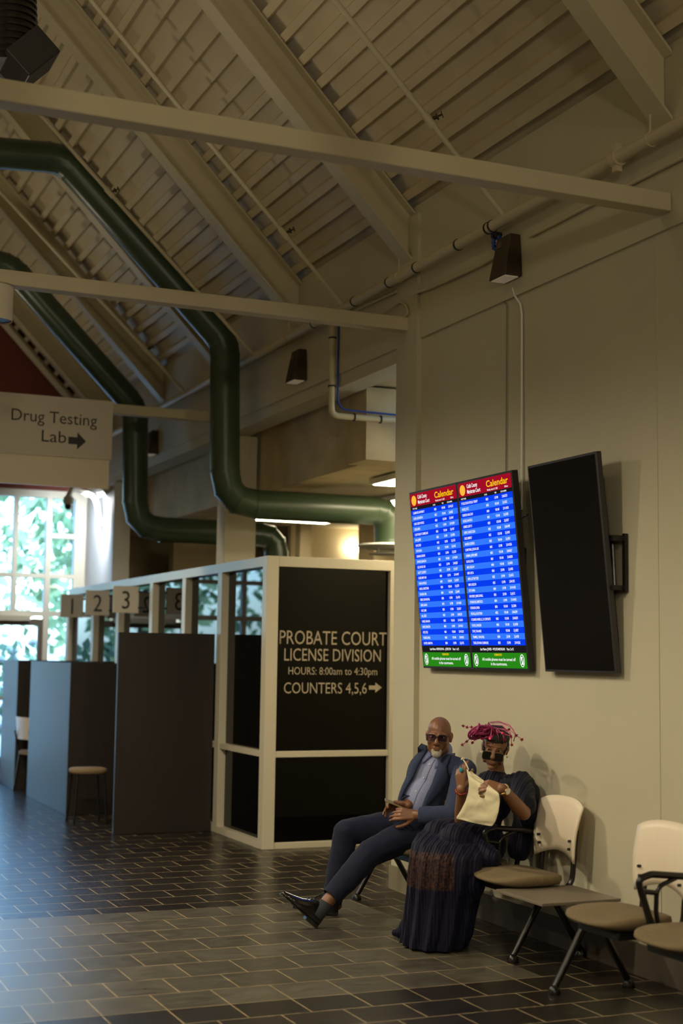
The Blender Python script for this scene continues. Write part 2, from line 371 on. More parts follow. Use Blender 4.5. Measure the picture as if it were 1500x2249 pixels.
for k, a in enumerate([(6.6, 29, 6.5, 1.7, M_LEAF, 'broad dark green tree behind the second window bay'), (4.0, 33.5, 8, 1.8, M_LEAF2, 'pale yellowish tree at the left edge of the windows'),
                       (9.0, 35, 7.5, 1.9, M_LEAF2, 'tall pale tree behind the narrow right window bay'), (.6, 29, 6, 1.7, M_LEAF, 'dark green tree to the left of the glass door'),
                       (-4, 33, 8, 3, M_LEAF, 'large dark tree beyond the left end of the glazing'), (13, 42, 9, 2.6, M_LEAF, 'distant dark tree beyond the end wall'),
                       (6.6, 42, 9, 2.6, M_LEAF2, 'distant pale tree framed by the middle window bay')]):
    tree(*a, seed=k+3)
def shrub(x, y, h, label, seed):
    rnd = random.Random(seed); t = thing('flowering_shrub', label, 'shrub', (x, y, -.14), 'white flowering shrubs by the entrance')
    mb, fl = MB(), MB()
    for i in range(200):
        a, b, q = rnd.uniform(0, 2*PI), rnd.uniform(0, 1), rnd.random()**.4
        c = V((x+.7*q*math.cos(a), y+.5*q*math.sin(a), -.1+h*b)); u = V((rnd.uniform(-1, 1), rnd.uniform(-1, 1), rnd.uniform(-1, 1))).normalized(); v = u.orthogonal()
        mb.add([c-u*.12, c+v*.06, c+u*.12, c-v*.06], [(0, 1, 2, 3)])
        if i % 8 == 0: fl.ell(c+V((0, -.1, .05)), (.07, .07, .06), n=6, m=4)
    mb.build('foliage', M_LEAF, t)['kind'] = 'stuff'; fl.build('blossom', M_WHITE, t)['kind'] = 'stuff'
shrub(3.75, 22.2, 1.9, 'white flowering shrub seen through the glass door', 1); shrub(5.3, 23.6, 1.7, 'white flowering shrub behind the window beside the door', 2)

# ---------------------------------------------------------------- roof steel
def rafter(y0, label):
    t = thing('roof_rafter', label, 'rafter', (WX-.02, y0+.08, 4.55), 'sloping roof rafters')
    def plate(ya, yb, ha, hb, name):
        lo, hi = [], []
        for y, h in ((ya, ha), (yb, ha), (yb, hb), (ya, hb)):
            b = V((WX, y, 4.50))+RN*h
            s0 = (b.x-(WX-.022))/(-RD.x); s1 = (b.x-.02)/(-RD.x)
            lo.append(b+RD*s0); hi.append(b+RD*s1)
        MB().hexa(lo, hi).build(name, M_STEEL, t)
    plate(y0, y0+.16, 0, .014, 'flange'); plate(y0+.073, y0+.087, .014, .255, 'web'); plate(y0, y0+.16, .255, .269, 'flange')
for y, s in ((6.05, 'cream sloping rafter at the top right corner, nearest the camera'), (9.15, 'cream sloping rafter ending above the flat pilaster by the wall light'),
             (11.38, 'cream sloping rafter crossing behind the nearest and second crossbeams'), (13.55, 'cream sloping rafter running behind the long green duct'),
             (15.6, 'cream sloping rafter between the two green ducts'), (17.95, 'cream sloping rafter next to the red gable wall')):
    rafter(y, s)
def tie(y0, label, x0=-4.5):
    b = MB().box(x0, WX-.02, y0, y0+.11, 4.03, 4.13).build('tie_beam', M_STEEL, bevel=.006)
    tag(b, label, 'crossbeam', 'horizontal crossbeams')
tie(6.07, 'nearest cream crossbeam spanning the top of the hall'); tie(9.21, 'second cream crossbeam, ending on the flat pilaster'); tie(13.8, 'short visible crossbeam between the hanging sign and the green duct')

# ---------------------------------------------------------------- ducts
def arc_path(pts, rad, seg=3):
    out = [pts[0]]
    for i in range(1, len(pts)-1):
        a, b, c = pts[i-1], pts[i], pts[i+1]; u = (a-b).normalized(); v = (c-b).normalized()
        ang = u.angle(v); d = min(rad/math.tan(ang/2), .45*(a-b).length, .45*(c-b).length)
        p, q = b+u*d, b+v*d
        for k in range(seg+1):
            s = k/seg; out.append(p.lerp(b, s).lerp(b.lerp(q, s), s))
    return out+[pts[-1]]
def duct(y, px, r, label):
    P = [at(a, b, y=y) for a, b in px]
    path = arc_path(P, .30, 3)
    t = thing('air_duct', label, 'air duct', P[-1], 'green ventilation ducts')
    MB().tube(path, r, 28).build('pipe', M_GREEN, t, smooth=True)
    for i in range(1, len(path)-1):
        d = (path[i+1]-path[i-1]).normalized(); MB().tube([path[i]-d*.012, path[i]+d*.012], r*1.025, 28).build('joint_band', M_GREEN, t, smooth=True)
    e = P[-1]; d = MB(); d.tube([e+V((0, 0, .06)), e], [r*1.0, r*1.05], 28)
    d.build('collar', M_GREEN, t, smooth=True)
    d = MB(); d.tube([e+V((0, 0, .012)), e+V((0, 0, -.006)), e+V((0, 0, -.03))], [.30, .31, .26], 36); d.build('diffuser_plate', M_WHITE, t, smooth=True)
    d = MB(); d.tube([e+V((0, 0, -.06)), e+V((0, 0, -.085))], [.12, .20], 30)
    for k in range(4): a = k*PI/2+.4; d.tube([e+V((.15*math.cos(a), .15*math.sin(a), -.02)), e+V((.15*math.cos(a), .15*math.sin(a), -.09))], .008, 6)
    d.build('diffuser_cone', M_WHITE, t, smooth=True)
duct(12.5, [(-260, 316), (140, 348), (494, 752), (494, 1104), (854, 1124), (854, 1199)], .140, 'long green round duct bending down and right above the office screen')
duct(15.2, [(-160, 560), (20, 582), (297, 896), (297, 1160), (606, 1176), (606, 1262)], .140, 'far green round duct bending down behind the hanging sign')

# black flexible duct at the top left
c0, c1 = at(-20, -220, y=8.4), at(10, 150, y=8.4)
t = thing('flexible_duct', 'black ribbed flexible duct with a square end at the top left corner', 'air duct', c1)
MB().tube([c0, c0.lerp(c1, .5)+V((.03, 0, 0)), c1], .19, 24).build('hose', mat('black_foil', (.02, .02, .021), .28, metal=.6), t, smooth=True)
for k in range(26):
    p = c0.lerp(c1, k/25)+V((.03*math.sin(PI*k/25), 0, 0)); d = (c1-c0).normalized(); rb = MB().tube([p-d*.008, p+d*.008], .197, 24).build('rib', M_BLACK, t, smooth=True)
q = at(62, 132, y=8.3); MB().obox(q, ((.72, 0, -.69), (0, 1, 0), (.69, 0, .72)), (.10, .16, .13)).build('grille_box', M_BLACKM, t, bevel=.008)

# ---------------------------------------------------------------- sprinkler pipes, conduits
PZ = 4.425; PX = 4.42
mp = MB().tube([(PX, 2.5, PZ), (PX, 19.2, PZ)], .037, 16)
t = thing('sprinkler_main', 'thick cream pipe with black straps running along the top of the wall', 'pipe', (PX, 9.2, PZ))
mp.build('pipe', M_STEEL, t, smooth=True)
for px in ((1073, 512), (1082, 507), (1007, 545), (915, 590), (855, 624), (779, 664), (690, 712)):
    y = at(*px, x=PX).y; MB().tube([(PX, y-.008, PZ), (PX, y+.008, PZ)], .041, 16).build('strap', M_BLACKM, t, smooth=True)
y = at(1355, 352, x=PX).y; cb = MB().tube([(PX, y-.03, PZ), (PX, y+.03, PZ)], .05, 16)
for s in (-1, 1): cb.box(PX-.02, PX+.02, y-.02, y+.02, PZ+s*.062-.018, PZ+s*.062+.018)
cb.build('coupling', M_STEEL, t, smooth=True)
for y in (6.13, 9.23, 11.46, 15.68):
    MB().tube([(PX, y, PZ+.03), (PX, y, PZ+.14)], .005, 6).tube([(PX, y-.012, PZ), (PX, y+.012, PZ)], .042, 14).build('hanger', M_STEEL, t, smooth=True)
def branch(foot, top, head, label):
    y = at(*foot, x=PX).y; a = V((PX, y, PZ)); b = at(*top, y=y); d = (b-a).normalized(); b = a+d*min((b-a).length*1.25, 5.8)
    t = thing('sprinkler_branch', label, 'pipe', a, 'sloping sprinkler pipes')
    MB().tube([a, b], .019, 12).build('pipe', M_STEEL, t, smooth=True)
    h = at(*head, y=y); k = a+d*(h-a).dot(d)
    MB().tube([k-d*.05, k+d*.05], .027, 12).build('coupling', M_STEEL, t, smooth=True)
    n = V((.62, -.5, .3)).normalized()
    hd = MB().tube([k, k+n*.05], .012, 8).tube([k+n*.05, k+n*.06], .022, 10).tube([k+n*.085, k+n*.09], .022, 10).tube([k+n*.05, k+n*.09], .006, 6)
    hd.build('sprinkler_head', mat('bronze', (.06, .045, .02), .35, metal=.6), t, smooth=True)
branch((1112, 480), (735, 0), (945, 262), 'sloping sprinkler pipe between the two nearest rafters')
branch((757, 676), (200, 0), (616, 520), 'sloping sprinkler pipe in front of the third rafter from the right')
branch((560, 790), (100, 265), (243, 422), 'sloping sprinkler pipe along the upper edge of the green duct')
branch((408, 880), (0, 420), (318, 770), 'thin sloping sprinkler pipe left of the long green duct')
CX_ = 4.494
c = [at(*p, x=CX_) for p in ((1540, 325), (1380, 406), (1165, 518))]
tag(MB().tube(c, .0135, 8).build('conduit', M_STEEL, smooth=True), 'thin cream conduit on the wall to the right of the wall light', 'conduit', 'thin wall conduits')
c = [at(*p, x=CX_) for p in ((1105, 552), (1060, 580), (985, 615), (945, 632), (915, 642), (903, 652), (899, 680), (896, 700))]
tag(MB().tube(c, .0135, 8).build('conduit', M_STEEL, smooth=True), 'thin cream conduit dipping from the wall light down to the pilaster', 'conduit', 'thin wall conduits')
c = [at(*p, x=4.485) for p in ((460, 818), (640, 745), (760, 690), (870, 640))]
tag(MB().tube(c, .012, 8).build('conduit', M_STEEL, smooth=True), 'thin cream conduit along the wall beside the vertical pipe', 'conduit', 'thin wall conduits')
c = [at(*p, x=4.47) for p in ((835, 692), (862, 672), (880, 662), (893, 672), (897, 688), (886, 697))]
tag(MB().tube(arc_path(c, .05), .009, 8).build('cable_loop', M_STEEL, smooth=True), 'loop of cream cable above the end of the second crossbeam', 'cable')
# blue cable coil by the wall light
cc = at(1090, 530, x=4.45); ring = [cc+V((-.0+.01*math.sin(3*k), .035*math.cos(k*2*PI/14), .055*math.sin(k*2*PI/14))) for k in range(36)]
ring = [p+V((.0, 0, 0)) for p in ring]
t = thing('cable_coil', 'blue coiled cable tied to the pipe beside the wall light', 'cable', cc)
MB().tube(ring, .010, 8).build('coil', M_BLUECAB, t, smooth=True)
for a in (.9, 2.4): MB().tube([cc+V((-.02, .035*math.cos(a), .055*math.sin(a))), cc+V((.02, .035*math.cos(a), .055*math.sin(a)))], .018, 8).build('cable_tie', M_BLACKM, t)
# raceways down to the screens
a = [at(*p, x=4.52) for p in ((1103, 628), (1104, 655), (1113, 672), (1111, 1045))]
tag(MB().tube(a, .0045, 6).build('cable_raceway', mat('grey_raceway', (.22, .20, .15), .6)), 'dark thin cable raceway dropping behind the lit screens', 'cable cover', 'cable raceways')
a = [at(*p, x=4.515) for p in ((1126, 632), (1131, 650), (1143, 668), (1146, 690), (1146, 1120))]
tag(MB().tube(a, .008, 8).build('cable_raceway', M_WHITE, smooth=True), 'cream cable raceway dropping to the switched-off screen', 'cable cover', 'cable raceways')
# vertical pipe with blue cable, turning into the office recess
p0, p1 = at(728, 640, x=4.46), at(728, 908, x=4.46); yv = p1.y; p0 = V((4.46, yv, 4.35))
p1 = V((4.46, yv, at(728, 912, y=yv).z)); p2 = V((5.9, yv, p1.z))
t = thing('drop_pipe', 'cream drop pipe with a strapped blue cable below the second crossbeam', 'pipe', p1)
MB().tube(arc_path([p0, p1, p2], .06, 4), .026, 14).build('pipe', M_STEEL, t, smooth=True)
MB().tube(arc_path([p0+V((.045, -.02, 0)), p1+V((.045, -.02, .05)), p2+V((0, -.02, .04))], .10, 5), .009, 8).build('blue_cable', M_BLUECAB, t, smooth=True)
for z in (at(728, 742, y=yv).z, at(728, 848, y=yv).z): MB().tube([(4.46, yv, z-.006), (4.46, yv, z+.006)], .034, 12).build('strap', M_BLACKM, t)
for x in (4.66, 4.90): MB().tube([(x-.006, yv, p1.z), (x+.006, yv, p1.z)], .034, 12).build('strap', M_BLACKM, t)

def wallpack(y, z, label):
    t = thing('wall_light', label, 'wall light', (WX-.02, y, z), 'brown wall lights')
    X = WX-.02; w, h = .105, .138
    lo = [(X, y-w, z-h), (X, y+w, z-h), (X-.125, y+w, z-h), (X-.125, y-w, z-h)]
    hi = [(X, y-w*.78, z+h), (X, y+w*.78, z+h), (X-.075, y+w*.82, z+h), (X-.075, y-w*.82, z+h)]
    MB().hexa([V(p) for p in lo], [V(p) for p in hi]).build('casing', M_BROWN, t, bevel=.006)
    MB().box(X-.115, X-.02, y-w*.82, y+w*.82, z-h-.006, z-h+.004).build('lens', mat('frosted_lens', (.75, .62, .45), .3, emit=.10), t)
    MB().obox((X-.0855, y+.03, z+h*.62), ((0, 1, 0), (.18, 0, .98), (.98, 0, -.18)), (.025, .022, .004)).build('label_plate', mat('faded_sticker', (.10, .07, .05), .5), t)
wallpack(7.72, 4.19, 'brown wedge wall light above the screens, beside the blue cable coil')
wallpack(11.33, 4.15, 'brown wedge wall light between the green duct and the drop pipe')
wallpack(15.9, 4.08, 'farthest brown wedge wall light, between the two green ducts')

# ---------------------------------------------------------------- lamps
def downlight(x, y, pw, label):
    t = thing('downlight', label, 'lamp', (x, y, 4.08), 'cylinder downlights')
    MB().tube([(x, y, 4.03), (x, y, 3.79)], .11, 32, cap=False).tube([(x, y, 4.03), (x, y, 4.02)], .11, 32).build('housing', mat('cream_lamp_housing', (.66, .60, .46), .45), t, smooth=True)
    MB().tube([(x, y, 3.81), (x, y, 3.80)], .105, 32).build('baffle', M_BLACKM, t)
    L = bpy.data.lights.new('downlight_beam', 'SPOT'); L.energy = pw; L.color = WARM; L.spot_size = math.radians(172); L.spot_blend = .55; L.shadow_soft_size = .09
    o = bpy.data.objects.new('downlight_beam', L); COL.objects.link(o); o.parent = t; o.location = V((0, 0, -.31))
    L = bpy.data.lights.new('ceiling_fill_beam', 'SPOT'); L.energy = CEIL_FILL; L.color = WARM; L.spot_size = math.radians(165); L.spot_blend = .6; L.shadow_soft_size = .1  # upward spot added as fill to brighten the roof
    o = bpy.data.objects.new('ceiling_fill_beam', L); COL.objects.link(o); o.parent = t; o.location = V((0, 0, .12)); o.rotation_euler = (PI, 0, 0)
for i, (x, y, pw) in enumerate(LAMPS):
    yy = {5.95: 6.12, 9.02: 9.26, 13.6: 13.85}.get(y, y)
    if x > 0 and abs(y-9.02) < .1: x = at(27, 700, y=9.26).x-.11
    downlight(x, yy, pw, 'cream cylinder downlight under the second crossbeam at the left edge' if (x > 0 and yy == 9.26) else 'cream cylinder downlight at %.1f m along the %s row' % (y, 'right' if x > 0 else 'left'))
M_TUBE = emis('fluorescent_tube_light', (1, .86, .56), 26)
def office_light(x0, x1, y0, y1, z, label):
    t = thing('office_light', label, 'ceiling light', ((x0+x1)/2, (y0+y1)/2, z), 'fluorescent office lights')
    MB().box(x0-.03, x1+.03, y0-.03, y1+.03, z, z+.05).build('tray', M_WHITE, t); MB().box(x0, x1, y0, y1, z-.006, z).build('diffuser', M_TUBE, t)
office_light(5.46, 6.66, 11.15, 11.9, 3.235, 'bright ceiling light panel beside the pilaster above the green duct')
office_light(5.60, 6.03, 15.44, 15.60, 3.22, 'left half of the pair of strip lights under the green duct'); office_light(6.06, 6.52, 15.44, 15.60, 3.22, 'right half of the pair of strip lights under the green duct')
office_light(6.2, 7.4, 12.9, 13.5, 3.235, 'small bright ceiling light panel just below the larger one')
t = thing('office_light', 'added strip light hidden behind the pilaster, brightening the office beams', 'ceiling light', (6.2, 9.85, 3.0), 'fluorescent office lights')  # hidden strip added to warm the beam faces in the recess
MB().box(5.5, 6.9, 9.80, 9.90, 2.96, 3.00).build('diffuser', M_TUBE, t); MB().tube([(6.2, 9.85, 3.0), (6.2, 9.85, 3.30)], .01, 6).build('hanger', M_WHITE, t)
q0, q1 = at(766, 1203, y=16.85), at(795, 1199, y=16.85)
t = thing('office_light', 'small glowing bar drawn as a tube light reflection on the cream office wall', 'ceiling light', q0, 'fluorescent office lights')
MB().box(q0.x, q1.x, 16.80, 16.88, q0.z-.05, q0.z+.05).build('diffuser', M_TUBE, t)  # glowing bar painted in for a fluorescent reflection on this wall
# the security camera on its arm
s = at(196, 1128, y=18.4); h = at(150, 1108, y=18.0); w0 = V((WX-.035, 18.4, s.z))
t = thing('security_camera', 'white dome camera on a curved arm in front of the bright window', 'security camera', w0)
MB().tube(arc_path([w0+V((0, 0, -.15)), V((WX-.14, 18.3, h.z+.16)), V((h.x+.05, 18.05, h.z+.22)), V((h.x, 18.0, h.z+.10))], .2, 5), .035, 12).build('arm', M_WHITE, t, smooth=True)
MB().ell((h.x, 18.0, h.z+.05), (.075, .075, .07)).build('housing', M_WHITE, t, smooth=True); MB().ell((h.x, 18.0, h.z-.02), (.05, .05, .05)).build('dome', M_BLACK, t, smooth=True)

fl = V((4.40, 18.05, 3.70))
t = thing('corner_floodlight', 'glaring white floodlight high on the wall by the end windows', 'lamp', fl)
MB().obox(fl+V((.05, 0, .03)), ((.8, 0, .6), (0, 1, 0), (-.6, 0, .8)), (.06, .16, .04)).build('housing', M_WHITE, t, bevel=.01)
MB().obox(fl+V((.012, 0, -.012)), ((.8, 0, .6), (0, 1, 0), (-.6, 0, .8)), (.055, .15, .006)).build('lens', emis('floodlight_glow', (1, .97, .90), 12), t)
MB().tube([fl+V((.06, 0, .03)), fl+V((.125, 0, .05))], .02, 8).build('bracket', M_WHITE, t)
L = bpy.data.lights.new('floodlight_beam', 'SPOT'); L.energy = 120; L.color = (.90, .96, 1); L.spot_size = math.radians(140); L.spot_blend = .8; L.shadow_soft_size = .08
o = bpy.data.objects.new('floodlight_beam', L); COL.objects.link(o); o.parent = t; o.location = V((-.16, .05, -.05)); o.rotation_euler = V((.30, .80, -.55)).to_track_quat('-Z', 'Y').to_euler()

def pendant(y, pw, label):  # out-of-view lamps added to brighten the sign, beams and roof
    p = V((-.5, y, 6.6)); t = thing('fill_pendant', label, 'lamp', p, 'added fill pendants')
    MB().tube([p+V((0, 0, .3)), p+V((0, 0, .28)), p+V((0, 0, .05)), p], [.05, .10, .24, .26], 28, cap=False).build('shade', M_STEEL, t, smooth=True)
    MB().tube([p+V((0, 0, .3)), V((-.5, y, 9.1))], .012, 6).build('stem', M_STEEL, t)
    L = bpy.data.lights.new('fill_pendant_beam', 'SPOT'); L.energy = pw; L.color = WARM; L.spot_size = math.radians(165); L.spot_blend = .5; L.shadow_soft_size = .45
    o = bpy.data.objects.new('fill_pendant_beam', L); COL.objects.link(o); o.parent = t; o.location = V((0, 0, -.02))
pendant(-.8, 60, 'unseen fill pendant added high on the ridge near the back of the hall'); pendant(7.4, 45, 'unseen fill pendant added high on the ridge over the waiting area')
def wall_fill(x, z, e, label):  # unseen lamps added behind the camera to light rafter webs and beam faces
    p = V((x, Y0+.14, z)); t = thing('fill_lamp', label, 'lamp', p, 'added fill lamps on the back wall')
    MB().box(x-.22, x+.22, Y0, Y0+.12, z-.12, z+.12).build('housing', M_BLACKM, t, bevel=.01); MB().box(x-.19, x+.19, Y0+.12, Y0+.125, z-.09, z+.09).build('lens', emis('fill_lens', (1, .88, .62), 6), t)
    L = bpy.data.lights.new('fill_beam', 'SPOT'); L.energy = e; L.color = WARM; L.spot_size = math.radians(110); L.spot_blend = .7; L.shadow_soft_size = .25
    o = bpy.data.objects.new('fill_beam', L); COL.objects.link(o); o.parent = t; o.location = V((0, .05, 0)); o.rotation_euler = V((.12, 1, .42)).to_track_quat('-Z', 'Y').to_euler()
wall_fill(-.8, 3.6, 300, 'added black fill lamp on the back wall, left of the middle'); wall_fill(2.2, 3.6, 210, 'added black fill lamp on the back wall, right of the middle')
def sgnpow(v, p): return math.copysign(abs(v)**p, v)
# ---------------------------------------------------------------- office screen (glazed enclosure)
PXs, PYf = 4.30, 11.56
t = thing('glazed_screen', 'pale framed office screen of dark glass with probate court lettering', 'glazed screen', (PXs, PYf, 0)); t['kind'] = 'thing'
GS = t
MB().box(PXs, PXs+.11, PYf, PYf+.11, 0, 2.508).build('corner_post', M_ALU, t, bevel=.003)
MB().box(PXs+.11, 6.6, PYf, PYf+.11, 2.418, 2.508).build('top_rail', M_ALU, t, bevel=.003)
MB().box(PXs, PXs+.11, PYf+.11, FARY-.1, 2.418, 2.508).build('top_rail', M_ALU, t, bevel=.003)
MB().box(5.484, 5.555, PYf, PYf+.11, 0, 2.418).build('post', M_ALU, t, bevel=.003)
for a, b in ((PXs+.11, 5.484), (5.555, 6.6)):
    MB().box(a, b, PYf+.01, PYf+.10, .773, .824).build('mid_rail', M_ALU, t, bevel=.002); MB().box(a, b, PYf+.01, PYf+.10, 0, .05).build('bottom_rail', M_ALU, t, bevel=.002)
    MB().box(a, b, PYf+.052, PYf+.060, .824, 2.418).build('pane', M_TINT, t); MB().box(a, b, PYf+.052, PYf+.060, .05, .773).build('pane', M_TINT, t)
ys = [(11.67, 12.78), (12.90, 13.93), (14.05, 15.14), (15.26, 16.59), (16.72, 17.83), (17.95, 19.3)]
for i, (a, b) in enumerate(ys):
    MB().box(PXs, PXs+.11, b, b+.12, 0, 2.418).build('post', M_ALU, t, bevel=.003)
    MB().box(PXs+.01, PXs+.10, a, b, .773, .824).build('mid_rail', M_ALU, t, bevel=.002); MB().box(PXs, PXs+.11, a, b, 0, .06).build('bottom_rail', M_ALU, t, bevel=.002)
    MB().box(PXs+.072, PXs+.080, a, b, .824, 2.418).build('pane', M_TINT, t); MB().box(PXs+.072, PXs+.080, a, b, .06, .773).build('pane', M_TINT, t)
def frontpt(px, py): return at(px, py, y=PYf+.05)
o = V((0, PYf+.05, 0)); rows = []
for txt, xa, xb, base, capt in (('PROBATE COURT', 613, 848, 1416, 1385), ('LICENSE DIVISION', 624, 836, 1452, 1424), ('HOURS: 8:00am to 4:30pm', 633, 828, 1482, 1465), ('COUNTERS 4,5,6', 623, 805, 1523, 1498)):
    a, b = frontpt(xa, base), frontpt(xb, base); h = frontpt(xa, capt).z-a.z
    rows.append((txt, (a.x+b.x)/2, (a.z+b.z)/2, h*1.40, 'CENTER', (b.x-a.x,)))
text_mesh(rows, o, (1, 0, 0), (0, 0, 1), 'lettering', M_TAN, t)
a, b = frontpt(810, 1510), frontpt(838, 1510); m_ = (a.x+b.x)/2; L = b.x-a.x
MB().prism([(0, -.018), (L*.5, -.018), (L*.5, -.045), (L, 0), (L*.5, .045), (L*.5, .018), (0, .018)], (a.x, PYf+.048, a.z), (1, 0, 0), (0, 0, 1), (0, -.002, 0)).build('arrow', M_TAN, t)

# service counter dividers
def divider(name, boxes, label, ledge=None):
    mb = MB()
    for b in boxes: mb.box(*b)
    o = mb.build(name, M_LAM, bevel=.003)
    if ledge: MB().box(3.9, 4.295, ledge[0], ledge[1], .74, .78).build('ledge', M_LAM, o)
    return tag(o, label, 'counter divider', 'dark wood counter dividers')
divider('counter_divider', [(3.36, 4.29, 12.92, 12.97, 0, 1.84)], 'tall dark wood divider panel standing against the office screen', (12.97, 14.595))
divider('counter_divider', [(3.30, 4.28, 14.60, 14.65, 0, 1.54), (3.30, 3.345, 14.65, 16.66, 0, 1.54), (3.345, 4.28, 16.61, 16.66, 0, 1.54)], 'lower dark wood counter divider directly behind the tall panel', (16.665, 17.435))
divider('counter_divider', [(3.30, 4.28, 17.44, 17.49, 0, 1.54), (3.30, 3.345, 17.49, 18.42, 0, 1.54), (3.345, 4.28, 18.37, 18.42, 0, 1.54)], 'farthest dark wood counter divider, next to the glass door')
def booth_chair(x, y, face, label):
    t = thing('visitor_chair', label, 'chair', (x, y, 0), 'chairs at the service counters'); f = V((math.cos(face), math.sin(face), 0)); s = V((-f.y, f.x, 0)); u = V((0, 0, 1))
    o = V((x, y, 0)); seat = MB(); rings = []
    for z, k in ((.43, .9), (.445, 1), (.475, 1), (.49, .92)):
        rings.append([o+f*(.22*k*math.copysign(abs(math.cos(a))**.6, math.cos(a)))+s*(.23*k*math.copysign(abs(math.sin(a))**.6, math.sin(a)))+u*z for a in [2*PI*j/24 for j in range(24)]])
    seat.loft(rings).build('seat', mat('tan_upholstery', (.36, .27, .16), .9), t, smooth=True)
    bk = MB(); R0, R1 = [], []
    n = 9; fr, bc = [], []
    for i in range(n):
        for j in range(5):
            a = -1+2*i/(n-1); z = .62+.26*j/4; p = o-f*(.22+.02*j/4-.03*a*a)+s*(.22*a)+u*z; fr.append(p); bc.append(p-f*.012)
    fs = [(i*5+j, i*5+j+1, (i+1)*5+j+1, (i+1)*5+j) for i in range(n-1) for j in range(4)]
    N = n*5; bk.add(fr+bc, fs+[tuple(N+q for q in reversed(g)) for g in fs]+[(i*5, (i+1)*5, N+(i+1)*5, N+i*5) for i in range(n-1)]+[(i*5+4, N+i*5+4, N+(i+1)*5+4, (i+1)*5+4) for i in range(n-1)]+[(j, N+j, N+j+1, j+1) for j in range(4)]+[(40+j, 41+j, N+41+j, N+40+j) for j in range(4)])
    bk.build('backrest', M_BEECH, t, smooth=True)
    for a in (-1, 1):
        for b in (-1, 1):
            MB().tube([o+f*(.17*a)+s*(.19*b)+u*.44, o+f*(.22*a)+s*(.21*b)], .012, 8).build('leg', M_BLACK, t, smooth=True)
        MB().tube([o-f*.17+s*(.19*a)+u*.44, o-f*.24+s*(.19*a)+u*.72], .011, 8).build('back_post', M_BLACK, t, smooth=True)
SX, SY_ = 3.345, 13.9
t = thing('stool', 'low tan stool in the dark bay behind the tall divider panel', 'stool', (SX, SY_, 0))
MB().loft([[V((SX+.18*k*sgnpow(math.cos(a), .7), SY_+.18*k*sgnpow(math.sin(a), .7), z)) for a in [2*PI*j/28 for j in range(28)]] for k, z in ((.92, .475), (1, .488), (1, .515), (.9, .528))]).build('seat', mat('tan_upholstery', (.20, .14, .075), .9), t, smooth='all')  # seat colour darkened to hold the dim shade of the bay
for a in (-1, 1):
    for b in (-1, 1): MB().tube([V((SX+.13*a, SY_+.13*b, .48)), V((SX+.16*a, SY_+.16*b, 0))], .012, 8).build('leg', M_BLACK, t, smooth=True)
booth_chair(3.52, 17.05, .25, 'pale chair with its back showing between the two lower dividers')
# counter number signs
def number_sign(n, y, label):
    t = thing('number_sign', label, 'sign', (PXs, y, 2.1), 'counter number signs')
    MB().box(3.925, 4.215, y-.006, y+.006, 2.09, 2.385).build('panel', M_SIGN, t, bevel=.002)
    for z in (2.15, 2.325): MB().box(4.205, PXs+.02, y-.006, y+.006, z-.01, z+.01).build('bracket', M_BLACKM, t)
    text_mesh([(n, 4.07, 2.135, .285, 'CENTER', .85)], (0, y-.006, 0), (1, 0, 0), (0, 0, 1), 'numeral', M_INK, t)
number_sign('3', 15.4, 'square sign with the numeral 3 above the counters'); number_sign('2', 16.7, 'square sign with the numeral 2 above the counters'); number_sign('1', 18.05, 'square sign with the numeral 1, farthest along the counters')
for i, y in enumerate((13.2, 12.2)): pass

# hanging direction sign
SY = 13.60
t = thing('direction_sign', 'large hanging grey sign reading Drug Testing Lab with an arrow', 'sign', (2.6, SY, 4.1))
MB().box(1.75, 3.41, SY, SY+.03, 3.53, 4.115).build('panel', M_SIGN, t, bevel=.003)
def sg(px, py): return at(px, py, y=SY)
a, b = sg(22, 922), sg(210, 936); c, d = sg(88, 969), sg(142, 973)
h = sg(25, 896).z-sg(22, 922).z
text_mesh([('Drug Testing', a.x, (a.z+b.z)/2, h*1.42, 'LEFT', (b.x-a.x,)), ('Lab', c.x, (c.z+d.z)/2, h*1.42, 'LEFT', (d.x-c.x,))], (0, SY, 0), (1, 0, 0), (0, 0, 1), 'lettering', M_INK, t)
a, b = sg(150, 967), sg(189, 967); L = b.x-a.x
MB().prism([(0, -.035), (L*.5, -.035), (L*.5, -.085), (L, 0), (L*.5, .085), (L*.5, .035), (0, .035)], (a.x, SY-.001, a.z), (1, 0, 0), (0, 0, 1), (0, -.002, 0)).build('arrow', M_INK, t)
for x in (2.0, 3.1): MB().tube([(x, SY+.015, 4.11), (x, 13.84, 4.11)], .008, 6).build('hanger', M_STEEL, t)
b = MB().box(1.75, 3.395, SY+.035, SY+.06, 3.245, 3.535).build('fascia_panel', mat('glossy_cream_panel', (.84, .75, .58), .3)); tag(b, 'blank cream panel hanging just below the drug testing sign', 'panel')

